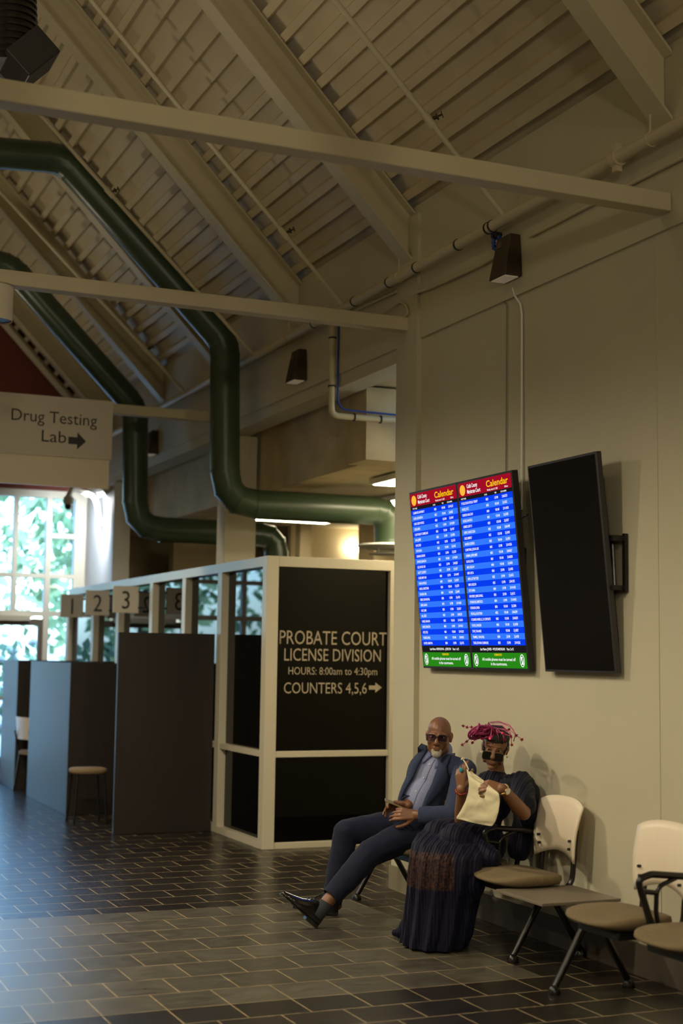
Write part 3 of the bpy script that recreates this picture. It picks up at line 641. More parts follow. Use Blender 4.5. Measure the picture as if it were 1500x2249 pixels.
# ---------------------------------------------------------------- screens
LB = emis('screen_bright_blue', srgb(52, 122, 255), 1.0); DBL = emis('screen_deep_blue', srgb(8, 62, 245), .95)
SR = emis('screen_red', srgb(160, 14, 38), 1.0); SG = emis('screen_green', srgb(40, 135, 22), 1.0); SK = emis('screen_black', (.012, .010, .012), 1.0)
SW = emis('screen_white', (1, 1, 1), 1.0); SYE = emis('screen_yellow', srgb(255, 205, 20), 1.0); SP = emis('screen_pale', srgb(205, 225, 255), .9)
NAMES = [['CLASSROOM APARTMENTS', 'CLARK, ALEXANDRIA A', 'CLARK, SHELBY NICHOLE', 'COBB, DARIUS', 'COURTYARDS AT CUMBERLAND', 'DAVIS, JEREMY', 'DAVIS, EDDIE', 'DIXON, ERICA', 'DURHAM, ADRIENNE', 'EDWARDS, BRANDON',
          'ELLIS, RACHEL ANN', 'ELLIOTT, ELIZABETH', 'FLORES, MARY ANN', 'FRANKS, MICHELLE', 'GARCIA, CHRISTOPHER', 'GRANGER, ARIEL', 'GREEN, DEAN MICHAEL', 'GRIER, SHARON', 'HALEY, JAMIE', 'HALL, REESE', 'HARRIS, SHANNON', 'HENRY, BRANDON', 'HICKS, KYLE', 'HOLMES, DANIEL', 'HUNTER, SAMANTHA'],
         ['PT SOLUTIONS PHYSICAL THERAPY', 'RAINES, JOYCE', 'ROBINSON, MALCOLM', 'ROGERS, SHANTEL B', 'ROMERO, ELROY D', 'RUFFIN, CANDICE ELISSA', 'SALES, KIMBERLY', 'SANDERS, RODERICK', 'SCHMITTMAN, JOSHUA LUKE', 'SHERMAN, JOSEPH JAMES', 'SHOWS, KAYLA', 'SMITH, FELICIA P', 'SMITH, KEYLA', 'SMITH, LAYTON TODD', 'SMITH, SHELDON',
          'SOTO, MARIA', 'SPRAYBERRY, JAMES DARNELL', 'STONEHOUSE, REMETRICE S', 'STEVENSON, SHARA', 'STRONG, JACOB STEVEN', 'SYCAMORE HOMES LLC, CA CORPORATE', 'TAYLOR, CHARLENE', 'TOWE, TINA MARIE', 'TRAMMELL, TRAVIS NEAL', 'TURNS, KEYANNA CHAMPAGNE']]
NAMES[0][0] = 'CLASSMOORE APARTMENTS'
def screen(yl, yr, label, lit=None):
    """yl = edge farther from the camera, yr = nearer edge"""
    rnd = random.Random(31+(lit or 0))
    w = yl-yr; H = 1.222; bl = V((4.475, yl, 1.575)); u = V((0, -1, 0)); v = V((-.125, 0, 1.214)).normalized(); n = u.cross(v)       # n looks into the room
    if n.x > 0: n = -n
    t = thing('wall_screen', label, 'screen', bl+u*w/2, 'tall wall screens')
    P = lambda a, b, c=0: bl+u*a+v*b+n*c
    def slab(a0, a1, b0, b1, c0, c1): return MB().obox(P((a0+a1)/2, (b0+b1)/2, (c0+c1)/2), (u, v, n), ((a1-a0)/2, (b1-b0)/2, abs(c1-c0)/2))
    slab(0, w, 0, H, -.045 if lit else -.035, 0).build('bezel', M_BLACKM if lit else mat('black_bezel', (.03, .027, .03), .35), t, bevel=.003)
    slab(.05, w-.05, .10, H-.14, -.075, -.045 if lit else -.035).build('back_cover', M_BLACKM, t, bevel=.006)
    e = .014; iw, ih = w-2*e, H-2*e
    if lit is None:
        slab(e, w-e, e, H-e, -.001, .0015).build('panel_glass', mat('switched_off_panel', (.006, .005, .005), .16, spec=.6), t)
    else:
        F = lambda a: e+a*ih           # fraction from the bottom
        def band(f0, f1, m, nm, c=.0015): return slab(e, w-e, F(f0), F(f1), -.001, c).build(nm, m, t)
        band(.925, 1, SR, 'header'); band(.905, .925, SK, 'column_header'); band(.08, .118, SK, 'footer'); band(0, .08, SG, 'notice')
        rh = (.905-.118)/25; A, B = MB(), MB()
        for i in range(25):
            mb = (A if i % 2 == 0 else B); f1 = .905-rh*i
            mb.obox(P(w/2, F(f1-rh/2), .0005), (u, v, n), (iw/2, rh*ih/2, .001))
        A.build('listing', DBL, t); B.build('listing', LB, t)
        X = lambda a: e+a*iw
        rows = []; T = rh*ih*.60
        for i in range(25):
            y = F(.905-rh*i-rh*.74); nm = NAMES[lit][i]
            rows.append((nm, X(.045), y, T, 'LEFT', .60)); rows.append(('M'+rnd.choice('23456')+'0'+rnd.choice('1345'), X(.52), y, T, 'LEFT', .62))
            rows.append((rnd.choice(['9:00 AM', '1:30 PM', '1:30 PM', '2:30 PM', '9:30 AM', '10:30 AM']), X(.68), y, T, 'LEFT', .62)); rows.append(('25-'+rnd.choice(['J', 'J', 'M', 'W'])+'-0'+str(rnd.randint(1000, 6999)), X(.82), y, T, 'LEFT', .58))
        for x, s in ((.045, 'PARTY NAME'), (.50, 'ROOM'), (.69, 'TIME'), (.80, 'CASE NUMBER')): rows.append((s, X(x), F(.9095), T*.62, 'LEFT', .8))
        rows += [('Cobb County', X(.175), F(.967), ih*.030, 'LEFT', .70), ('Magistrate Court', X(.175), F(.937), ih*.030, 'LEFT', .70), ('Monday, August 11, 2025', X(.56), F(.931), ih*.0135, 'LEFT', .8), ('8:30 am', X(.88), F(.931), ih*.0135, 'LEFT', .8),
                 ('Last Name: %s    Page %d of 5' % (['HERNDON-L - JORDON', 'JONES - WOLFE-MORGAN'][lit], lit+1), X(.17), F(.093), ih*.0185, 'LEFT', (iw*.62,)),
                 ('All mobile phones must be turned off', X(.5), F(.038), ih*.022, 'CENTER', (iw*.62,)), ('in the courtrooms.', X(.5), F(.014), ih*.022, 'CENTER', (iw*.30,))]
        text_mesh(rows, P(0, 0), u, v, 'listing_text', SW, t, depth=.0032, bold=.018)
        text_mesh([('Calendar', X(.545), F(.951), ih*.048, 'LEFT', (iw*.40,)), ('REMINDER', X(.5), F(.064), ih*.016, 'CENTER', (iw*.14,))], P(0, 0), u, v, 'heading_text', SYE, t, depth=.0032, bold=.015)
        MB().loft([[P(X(.085)+.045*iw*1.15*math.cos(q), F(.960)+.029*ih*math.sin(q), c) for q in [2*PI*k/28 for k in range(28)]] for c in (.001, .0035)]).build('round_seal', emis('screen_gold', srgb(255, 190, 60), 1.0), t)
        ic = MB()
        for x in (.075, .925):
            cx, cy = X(x), F(.040); ra, rb = .030, .039
            ic.loft([[P(cx+.9*k*ra*math.cos(q), cy+k*rb*math.sin(q), c) for q in [2*PI*j/28 for j in range(28)]] for k, c in ((1, .0022), (1, .0034), (.86, .0034), (.86, .0022))], cap=False)
            ic.obox(P(cx, cy, .003), (u, v, n), (.013, .024, .0006)); 
        ic.build('phone_symbol', SW, t)
        sb = MB()
        for x in (.075, .925): sb.obox(P(X(x), F(.040), .0042), ((u*.6+v*.8), (v*.6-u*.8), n), (.026, .0035, .0004))
        sb.build('strike_bar', SG, t)
    # bracket
    yc = (yl+yr)/2
    br = MB(); zc = 2.18
    for dy in (-.20, .20):
        br.box(4.512, 4.528, yc+dy-.03, yc+dy+.03, zc-.15, zc+.15)
    br.build('wall_plate', M_BLACKM, t)
    for dy in (-.20, .20):
        bb = P(w/2, (zc-1.575)/v.z+.10, -.07); bc = P(w/2, (zc-1.575)/v.z-.10, -.06)
        MB().hexa([V((4.505, yc+dy-.012, zc+.14)), V((4.505, yc+dy+.012, zc+.14)), V((4.505, yc+dy+.012, zc+.10)), V((4.505, yc+dy-.012, zc+.10))],
                  [V((bb.x, yc+dy-.012, bb.z+.02)), V((bb.x, yc+dy+.012, bb.z+.02)), V((bb.x, yc+dy+.012, bb.z-.02)), V((bb.x, yc+dy-.012, bb.z-.02))]).build('bracket_arm', M_BLACKM, t)
    if lit is None:
        MB().tube([V((4.50, yr+.07, 2.33)), V((4.50, yr+.05, 2.06))], .012, 8).box(4.44, 4.52, yr-.03, yr+.10, 2.30, 2.33).box(4.44, 4.52, yr-.03, yr+.06, 2.03, 2.055).box(4.505, 4.525, yr-.045, yr-.02, 2.02, 2.34).build('mount_bracket', M_BLACK, t)
    return t
screen(8.885, 8.180, 'left lit court calendar screen, beside the pilaster', 0)
screen(8.176, 7.470, 'right lit court calendar screen, next to the switched-off one', 1)
screen(7.285, 6.555, 'switched-off black wall screen to the right of the lit calendars')
tag(MB().tube([at(1134, 1143, x=4.44), at(1145, 1138, x=4.42), at(1158, 1130, x=4.40)], .008, 8).build('cable_plug', M_BLACKM), 'black cable plug hanging between the lit and the dark screen', 'cable')

# ---------------------------------------------------------------- beam seating
M_SEAT = fabric('speckled_tan_upholstery', (.10, .072, .036), (.26, .195, .11), 130, .95, .12)
def seat_unit(t, xf, xb, y, arm=None):
    """xf front edge, xb back edge"""
    D = xb-xf; cx = (xf+xb)/2; Wd = .232; sh = .455
    rings = []
    for z0, k in ((-.062, .80), (-.050, .95), (-.028, 1.0), (-.006, .985), (.002, .90), (.003, .5)):
        r = []
        for j in range(40):
            a = 2*PI*j/40; p = sgnpow(math.cos(a), .62); q = sgnpow(math.sin(a), .62)
            x = cx+p*D/2*k*1.04; yy = y+q*Wd*k
            ed = abs(p); z = sh+z0-(.018*max(0, -p)**3)+.012*(abs(q)**2)+.0
            lift = .030*max(0, -p)**3*min(1, max(0, -z0/.05))
            r.append((x, yy, z+lift))
        rings.append(r)
    MB().loft(rings).build('seat', M_SEAT, t, smooth='all')
    # moulded back, leaning and curved
    nu, nv = 17, 9; fr, bk = [], []
    for i in range(nu):
        a = -1+2*i/(nu-1)
        for j in range(nv):
            b = j/(nv-1); zb = .548-.0*a+.055*(1-abs(a)**2.2)*0
            z0 = .520+.050*(1-a*a); z1 = .872-.030*abs(a)**4-.012*a*a
            z = z0+(z1-z0)*b; hw = .205+.028*b-(.0 if b < .9 else 0)
            x = xb+.028+.045*b+.030*(1-a*a)-.018*math.sin(PI*b)
            fr.append(V((x, y-a*hw, z))); bk.append(V((x+.012, y-a*hw, z)))
    N = nu*nv; fs = [(i*nv+j, (i+1)*nv+j, (i+1)*nv+j+1, i*nv+j+1) for i in range(nu-1) for j in range(nv-1)]
    rim = [i*nv for i in range(nu)]+[(nu-1)*nv+j for j in range(1, nv)]+[i*nv+nv-1 for i in range(nu-2, -1, -1)]+[j for j in range(nv-2, 0, -1)]
    bo = MB().add(fr+bk, fs+[tuple(N+q for q in reversed(g)) for g in fs]+[(rim[i], rim[(i+1) % len(rim)], N+rim[(i+1) % len(rim)], N+rim[i]) for i in range(len(rim))]).build('backrest', M_BEECH, t, smooth='all')
    for s in (-1, 1):
        for z, dy in ((.64, .165), (.595, .158)):
            p = V((xb+.032, y+s*dy, z)); MB().tube([p-V((.008, 0, 0)), p+V((.012, 0, 0))], .0075, 10).build('bolt', M_BLACKM, bo)
        yy = y+s*.165
        path = arc_path([V((cx-.02, yy*.0+y+s*.15, sh-.078)), V((xb+.045, yy, sh-.075)), V((xb+.075, yy, .70))], .085, 5)
        MB().tube(path, .0155, 12).build('back_tube', M_BLACK, t, smooth=True)
    MB().box(cx-.12, cx+.12, y-.17, y+.17, sh-.095, sh-.055).build('seat_pan', M_BLACKM, t, bevel=.01)
def armrest(t, xf, xb, y):
    xf += .035
    z1 = .675; lo = V((xb-.20, y, .40))
    loop = arc_path([lo, V((xf+.085, y, z1-.02)), V((xf+.16, y, z1)), V((xb+.09, y, z1-.03))], .075, 6)
    MB().tube(loop, [.0165]*len(loop), 12).build('armrest', M_BLACK, t, smooth=True)
    z = lambda a: z1-.03*a
    web = MB(); 
    web.tube(arc_path([lo+V((.03, 0, 0)), V((xf+.185, y, z1-.17)), V((xf+.19, y, z1-.06)), V((xf+.30, y, z1-.022))], .06, 4), .011, 10)
    web.tube([V((xf+.115, y, z1-.075)), V((xf+.19, y, z1-.085))], .012, 8)
    web.build('arm_web', M_BLACK, t, smooth=True)
def leg_pair(t, xf, xb, y, zt=.36):
    xm = (xf+xb)/2
    for x, s in ((xf, -1), (xb, 1)):
        top = V((xm+s*.02, y, zt)); ft = V((x, y, .03))
        lg = MB().tube([top, ft], [.021, .017], 12).build('leg', M_BLACK, t, smooth=True)
        MB().tube([V((x, y, .0)), V((x, y, .012)), V((x, y, .03)), V((x, y, .045))], [.032, .032, .027, .014], 16).build('foot', M_BLACK, lg, smooth=True)
    MB().box(xm-.05, xm+.05, y-.035, y+.035, zt-.03, zt+.03).build('leg_bracket', M_BLACK, t, bevel=.008)
def bench(label, xc, y0, y1, seats, arms, legs, table=None):
    t = thing('tandem_seating', label, 'bench seat', (xc, (y0+y1)/2, 0), 'beam mounted waiting seats')
    MB().box(xc-.04, xc+.04, y0, y1, .345, .385).build('beam', M_BLACK, t, bevel=.006)
    for y in seats: seat_unit(t, xc-.325, xc+.085, y)
    for y in arms: armrest(t, xc-.325, xc+.085, y)
    for y in legs: leg_pair(t, xc-.225, xc+.215, y)
    if table:
        MB().box(xc-.35, xc+.13, table[0], table[1], .385, .402).build('table_top', mat('taupe_table_laminate', (.20, .165, .125), .35, var=.08), t, bevel=.003)
    return t
bench('dark framed row of waiting seats with a side table, two people seated on it', 4.275, 6.50, 9.06, [7.06, 7.66, 8.30], [7.30, 7.985, 8.62], [6.93, 9.02], (6.42, 6.90))
bench('nearest row of tan waiting seats at the lower right edge', 4.09, 4.2, 6.27, [5.81, 5.25, 4.69], [5.53, 4.97], [6.21, 4.5])
# ---------------------------------------------------------------- people

M_SKINM = mat('warm_brown_skin', (.21, .088, .038), .42, var=.12, vscale=18, bump=.05, bscale=160, spec=.5)
M_SKINW = mat('deep_brown_skin', (.235, .105, .052), .45, var=.12, vscale=18, bump=.05, bscale=160, spec=.5)
M_LIP = mat('muted_lip', (.20, .065, .045), .4); M_PALM = mat('lighter_palm_skin', (.36, .17, .10), .5); M_NAIL = mat('nail', (.55, .36, .28), .3)
M_EYEW = mat('eye_white', (.55, .50, .44), .25); M_IRIS = mat('dark_iris', (.015, .008, .005), .15)
M_JACKET = fabric('slate_blue_jacket_cloth', (.025, .035, .076), (.049, .064, .124), 300)
M_SHIRT = fabric('pale_blue_shirt_cloth', (.25, .28, .47), (.31, .34, .54), 200, .8, .25)
M_TROUS = fabric('navy_trouser_cloth', (.009, .011, .026), (.017, .020, .046), 260, .85, .5)
M_SHOE = mat('black_patent_leather', (.008, .006, .005), .12, coat=.5); M_SOCK = fabric('charcoal_sock', (.03, .032, .038))
M_BEARD = mat('grizzled_beard', (.46, .41, .34), .9, var=.35, vscale=120, bump=.8, bscale=220)
M_HAIR = mat('black_hair', (.009, .007, .006), .6, bump=.7, bscale=90)
def norm(*a): return V(a).normalized()
IR, IF = V((RT.x, RT.y, 0)).normalized(), V((FW.x, FW.y, 0)).normalized()
def head(mb, c, f, u, k=1.0, ears=True, fem=False):
    f = f.normalized(); u = (u-f*u.dot(f)).normalized(); r = f.cross(u); ax = (r, f, u)
    P = lambda a, b, d: c+r*(a*k)+f*(b*k)+u*(d*k)
    E = lambda a, b, d, R: mb.ell(P(a, b, d), [q*k for q in R], ax, 20, 12)
    E(0, -.014, .034, (.073, .094, .084)); E(0, .020, -.030, (.068 if not fem else .057, .072, .084)); E(0, .030, -.080, (.056 if not fem else .038, .050, .036)); E(0, .066, -.102, (.022, .020, .017))
    for s in (-1, 1):
        E(s*.040, .058, -.028, (.024, .024, .022)); mb.cap_(P(s*.012, .088, .020), P(s*.050, .070, .019), .011*k, .009*k)
        E(s*.013, .101, -.035, (.0105, .011, .0085)); E(s*.050, .028, -.062, (.016, .032, .030))
        if ears: E(s*.074, -.010, -.006, (.009, .018, .031)); E(s*.079, -.018, .004, (.008, .014, .022))
    mb.cap_(P(0, .086, .016), P(0, .108, -.028), .0095*k, .0150*k); E(0, .106, -.030, (.013, .013, .011))
    E(0, .071, -.062, (.034, .022, .028)); E(0, .098, -.0585, (.024, .009, .0058)); E(0, .096, -.0705, (.021, .0095, .0072))
    return P, ax
def eyes(P, ax, k, parent, dz=.004):
    for s in (-1, 1):
        e = MB().ell(P(s*.031, .074, dz), (.0135*k, .012*k, .0075*k), ax, 14, 10).build('eye', M_EYEW, parent, smooth='all')
        MB().ell(P(s*.031, .0845, dz), (.0055*k, .003*k, .0055*k), ax, 12, 8).build('iris', M_IRIS, e, smooth='all')
FING = [(.040, .025, .020), (.045, .028, .021), (.042, .026, .020), (.033, .020, .018)]
def hand(mb, w, d, nrm, sgn, curls, thumb=(.55, .75, -.35), tcurl=.3, k=1.0, spread=.06):
    d = d.normalized(); nrm = (nrm-d*nrm.dot(d)).normalized(); s = d.cross(nrm)*sgn; tips = []; knuck = []
    mb.ell(w+d*.05*k-nrm*.004, (.036*k, .050*k, .0155*k), (s, d, nrm))
    for i, off in enumerate((.029, .010, -.010, -.028)):
        kn = w+d*((.088, .093, .088, .080)[i]*k)+s*(off*k); knuck.append(kn)
        mb.cap_(w+d*.012*k+s*(off*.55*k), kn, .0135*k, .0112*k)
        a = 0; p = kn; R = (.0098, .0086, .0078, .0066); fd0 = (d+s*(spread*(1.5-i))).normalized()
        for j in range(3):
            a += curls[i][j]; fd = fd0*math.cos(a)-nrm*math.sin(a); q = p+fd*(FING[i][j]*k)
            mb.cap_(p, q, R[j]*k, R[j+1]*k, 12, 4); p = q
        tips.append(p)
    p = w+d*.022*k+s*.026*k-nrm*.006; td = (d*thumb[0]+s*thumb[1]+nrm*thumb[2]).normalized(); ax = td.cross(d)
    R = (.0128, .0115, .0102, .0085)
    for j, L in enumerate((.042, .034, .027)):
        q = p+td*(L*k); mb.cap_(p, q, R[j]*k, R[j+1]*k, 12, 4); p = q
        td = (td*math.cos(tcurl)+(d-td*d.dot(td)).normalized()*math.sin(tcurl)).normalized()
    tips.append(p); return tips, knuck, s, nrm
def limb(mb, pts, rs):
    for i in range(len(pts)-1): mb.cap_(pts[i], pts[i+1], rs[i], rs[i+1], 18, 6)
import numpy as np
def centers(me):
    a = np.empty(len(me.polygons)*3, dtype=np.float32); me.polygons.foreach_get('center', a); return a.reshape(-1, 3)
def paint(me, hc, HA, k, tips, rad):
    c = centers(me); v = c-np.array(hc); a, b, d = [v@np.array(q)/k for q in HA]; idx = np.zeros(len(c), dtype=np.int32)
    idx[(np.abs(a) < .025) & (b > .091) & (d > -.079) & (d < -.0525)] = 1
    for t_ in tips: idx[((c-np.array(t_))**2).sum(1) < rad*rad] = 2
    me.polygons.foreach_set('material_index', idx)
def push(me, fn):
    N_ = [v.normal.copy() for v in me.vertices]; P_ = [v.co.copy() for v in me.vertices]; out = []
    for p, n in zip(P_, N_): q = p+n*fn(p); out += (q.x, q.y, max(q.z, .004))
    me.vertices.foreach_set('co', out); me.update()
def recolor(rules):
    def go(me):
        for p in me.polygons:
            c = p.center
            for idx, q, r in rules:
                if (c-q).length < r: p.material_index = idx; break
    return go
def torso(mb, P, N, side, fwd, k, g, belly=0.0, fem=False):
    up = (N-P).normalized(); L = (N-P).length; fw = (fwd-up*fwd.dot(up)).normalized(); sd = up.cross(fw)
    ax = (sd, fw, up)
    mb.ell(P+up*(.02), (.165*k+g, .125*k+g, .12+g), ax, 24, 14)
    mb.ell(P+up*(L*.36)+fw*(.02+belly*.5), ((.150 if not fem else .125)*k+g, (.112+belly)*k+g, .16+g), ax, 24, 14)
    mb.ell(P+up*(L*.68)+fw*.012, ((.168 if not fem else .142)*k+g, .116*k+g, .17+g), ax, 24, 14)
    return up, fw, sd
def grid(rows, name, m, parent, thick, smooth='all'):
    nr, nc = len(rows), len(rows[0]); mb = MB(); mb.add([p for r in rows for p in r], [(i*nc+j, i*nc+j+1, (i+1)*nc+j+1, (i+1)*nc+j) for i in range(nr-1) for j in range(nc-1)])
    o = mb.build(name, m, parent, smooth=smooth); q = o.modifiers.new('t', 'SOLIDIFY'); q.thickness = thick; q.offset = 0
    return o
def shoe(heel, toe, up, name, parent, Lk=1.0):
    d = (toe-heel); L = d.length; d.normalize(); u = (up-d*up.dot(d)).normalized(); s = d.cross(u)
    prof = [(-.03, .022, .070), (.03, .034, .086), (.12, .037, .098), (.24, .037, .106), (.34, .040, .100), (.46, .044, .078), (.60, .047, .057), (.74, .043, .043), (.86, .032, .031), (.95, .019, .022), (1.0, .007, .012)]
    rings = []
    for t_, wd, h in prof:
        c = heel+d*(t_*L)+u*(.022 if t_ > .3 else .022); r = []
        for j in range(20):
            a = 2*PI*j/20; x = math.cos(a); y = math.sin(a); r.append(c+s*(wd*sgnpow(x, .75))+u*(max(0, y)**.8*h if y > 0 else y*.006))
        rings.append(r)
    o = MB().loft(rings).build(name, M_SHOE, parent, smooth='all')
    sl = MB(); rg = []
    for t_, wd, h in prof: c = heel+d*(t_*L)+u*.017; rg.append([c-s*(wd+.004), c+s*(wd+.004), c+s*(wd+.004)-u*.007, c-s*(wd+.004)-u*.007])
    sl.loft(rg)
    rg = []
    for t_ in (-.03, .08, .20, .28): wd = .034 if t_ > 0 else .028; c = heel+d*(t_*L)+u*.012; rg.append([c-s*wd, c+s*wd, c+s*wd-u*.020, c-s*wd-u*.020])
    sl.loft(rg).build('sole', mat('dark_sole', (.012, .009, .008), .5), o)
    la = MB()
    for t_ in (.37, .43, .49): c = heel+d*(t_*L)+u*(.022+(.100-(t_-.34)*.17)); la.tube([c-s*.02, c+u*.004, c+s*.02], .003, 6)
    la.build('laces', M_BLACKM, o)

# ---- the seated man
T = thing('person', 'bald bearded man seated in a blue blazer and navy trousers, holding a phone', 'person', (4.1, 8.3, 0))
hc = at(964, 1617, x=4.25); hf, hu = norm(-.565, -.82, -.07), norm(.02, -.06, 1)
mb = MB(); HP, HA = head(mb, hc, hf, hu, 1.04)
Pm, Nm = V((4.15, 8.37, .555)), at(970, 1653, x=4.31)
fwd, side = norm(-.80, -.60, 0), norm(.60, -.80, 0)
up, fw, sd = torso(mb, Pm, Nm, side, fwd, .78, -.01, .02)
SLm, SRm = at(1020, 1692, x=4.37), at(924, 1694, x=4.23)
ELm, WLm = at(996, 1790, x=4.20), at(915, 1790, x=4.03)
ERm, WRm = at(898, 1745, x=4.16), at(897, 1768, x=4.06)
mb.cap_(HP(0, -.03, -.06), Nm, .056, .062); mb.cap_(Nm-up*.06, SLm, .045, .045); mb.cap_(Nm-up*.06-fw*.03, SRm-fw*.02, .035, .035)
limb(mb, [SLm, ELm, WLm], [.050, .042, .030]); limb(mb, [SRm-fw*.02, ERm, WRm], [.040, .040, .029])
hipL, kneL, ankL = V((4.12, 8.23, .545)), at(812, 1874, x=3.75), at(716, 1984, x=3.46)
hipR, kneR, ankR = V((4.15, 8.46, .545)), at(760, 1826, x=3.73), V((3.66, 8.53, .11))
limb(mb, [hipL, kneL, ankL], [.085, .058, .040]); limb(mb, [hipR, kneR, ankR], [.085, .058, .040])
heL = at(692, 2034, x=3.395); heL.z = max(heL.z, .012); toL = at(612, 1967, x=3.17)
heR, toR = V((3.70, 8.55, .012)), V((3.44, 8.66, .03))
mb.cap_(ankL, heL.lerp(ankL, .45)+(toL-heL)*.12, .036, .034); mb.cap_(heL.lerp(ankL, .45)+(toL-heL)*.12, heL+(toL-heL)*.6+(ankL-heL).normalized()*.03, .03, .02)
mb.cap_(ankR, heR+V((0, 0, .05)), .036, .034); mb.cap_(heR+V((0, 0, .05)), heR+(toR-heR)*.6+V((0, 0, .035)), .030, .02)
C3 = lambda *a: [a]*4
tipsL, knL, sL, nL = hand(mb, WLm, -IR*.97+V((0, 0, .06)), -IF*.85+V((0, 0, .28))-IR*.1, -1 if (-IR).cross(-IF).z > 0 else 1, [(.35, .45, .3), (.45, .6, .35), (.5, .7, .4), (.5, .7, .4)], thumb=(.75, .62, -.25), tcurl=.25, k=1.08)
tipsR, knR, sR, nR = hand(mb, WRm, -IR*.9+IF*.1+V((0, 0, -.06)), IF*.75+V((0, 0, .55)), 1, [(.4, .6, .4), (.4, .6, .4), (.45, .6, .4), (.5, .6, .4)], thumb=(.75, .55, -.30), tcurl=.25, k=1.05)
after_m = lambda me: paint(me, hc, HA, 1.04, tipsL+tipsR, .006)
fuse(mb, .0042, 'body', [M_SKINM, M_LIP, M_NAIL], T, smooth=4, after=after_m)
eyes(HP, HA, 1.04, T)
bd = MB(); k = 1.04
for a, b, d, R in ((0, .084, -.088, (.030, .018, .014)), (0, .086, -.100, (.031, .022, .022)), (-.020, .082, -.084, (.015, .014, .018)), (.020, .082, -.084, (.015, .014, .018)), (0, .086, -.107, (.023, .018, .016))):
    bd.ell(HP(a, b, d), [q*k for q in R], HA, 16, 10)
fuse(bd, .0035, 'beard', M_BEARD, T, smooth=3)
def spectacles(P, ax, k, parent, name, z, w, h, m_lens, m_frame, f0=.100, rnd=.6, bow=True, fr=.0026):
    r, f, u = ax; g = MB(); lens = MB()
    for s in (-1, 1):
        c = P(s*.034, f0, z); n = (f+r*s*.12).normalized(); rr = (r-n*r.dot(n)).normalized()
        ring = [c+rr*(w*k*sgnpow(math.cos(q), rnd))+u*(h*k*sgnpow(math.sin(q), rnd)) for q in [2*PI*j/28 for j in range(29)]]
        g.tube(ring, fr, 6, cap=False); ring = ring[:-1]
        lens.loft([[p-n*.001 for p in ring], [p+n*.001 for p in ring]])
        if bow: g.tube([c+rr*(s*w*k)+u*(h*.5*k), P(s*.074, .060, z+.012), P(s*.078, -.005, z+.010), P(s*.078, -.03, z-.010)], fr*1.1, 6)
    g.tube([P(-.034+w, f0+.001, z+.006), P(0, f0+.006, z+.010), P(.034-w, f0+.001, z+.006)], fr, 6)
    o = g.build(name, m_frame, parent, smooth='all'); lens.build('lens', m_lens, o)
    return o
spectacles(HP, HA, 1.04, T, 'glasses', .002, .027, .020, glass('violet_tinted_lens', (.66, .58, .74), .05, 1.5), mat('dark_spectacle_frame', (.012, .010, .012), .3), f0=.104, fr=.0024)
# shirt
mb = MB(); torso(mb, Pm, Nm, side, fwd, .80, .012, .030); mb.cap_(Nm-up*.05, SLm, .07, .05); mb.cap_(Nm-up*.05, SRm, .07, .05)
mb.cap_(Nm-up*.04, Nm+up*.015, .072, .066)
shirt = fuse(mb, .006, 'shirt', M_SHIRT, T, smooth=6)
def surf(obj):
    o0 = ORI[obj]; me = obj.data; return BVHTree.FromPolygons([v.co+o0 for v in me.vertices], [tuple(p.vertices) for p in me.polygons])
bs = surf(shirt)
def hit(bvh, a, b, off):
    o = Pm+up*a+sd*b+fw*1.0; q = bvh.ray_cast(o, -fw)
    return (q[0] if q[0] else Pm+up*a+sd*b+fw*.1)+fw*off
LT = (Nm-Pm).length
MB().tube([hit(bs, LT*(.05+.85*j/12), .012, .001) for j in range(13)], .0022, 6).build('placket_seam', mat('shirt_seam', (.16, .17, .26), .9), T)
bt = MB()
for j in range(5): bt.ell(hit(bs, LT*(.10+.18*j), -.004, .002), (.006, .006, .003), (sd, up, fw), 10, 6)
bt.build('shirt_button', mat('pearl_button', (.7, .7, .7), .25), T, smooth='all')
for s in (-1, 1):          # collar wings
    a0 = Nm+up*.020+sd*(s*.072)+fw*.030; a1 = Nm+up*.030+sd*(s*.075)-fw*.030
    b0 = hit(bs, LT-.020, s*.010, .014); b1 = hit(bs, LT-.105, s*.046, .018); c1 = hit(bs, LT-.055, s*.078, .016)
    grid([[b0, b0.lerp(a0, .5)+fw*.018, a0, a1], [b1, b1.lerp(c1, .5)+fw*.006, c1, Nm-up*.015+sd*(s*.090)-fw*.03]], 'collar', fabric('shaded_collar_cloth', (.15, .17, .36), (.20, .23, .43), 200, .8, .25), T, .005)  # darker copy of the shirt blue; collar shading put into the colour
# jacket
mb = MB(); torso(mb, Pm, Nm, side, fwd, .82, .028, .030); mb.cap_(Nm-up*.075, SLm, .085, .070); mb.cap_(Nm-up*.075, SRm, .085, .070)
cuffL = WLm.lerp(ELm, .10); cuffR = WRm.lerp(ERm, .10)
mb.ell(Pm+sd*.06+up*.0-fw*.02, (.14, .12, .10), (sd, fw, up)); 
def half(a):
    q = a/LT
    return .070+.024*(1-max(0, min(1, q)))
def opened(me):
    bm = bmesh.new(); bm.from_mesh(me); kill = []
    for f in bm.faces:
        v = f.calc_center_median()-Pm; a, b, c = v.dot(up), v.dot(sd), v.dot(fw)
        if c > .01 and c < .215 and -.06 < a < LT+.06 and abs(b) < half(a): kill.append(f)
        elif a > LT+.01 and abs(b) < .07 and c > -.06: kill.append(f)
    bmesh.ops.delete(bm, geom=kill, context='FACES'); bm.to_mesh(me); bm.free()
jk = fuse(mb, .006, 'jacket', M_JACKET, T, smooth=6, after=opened)
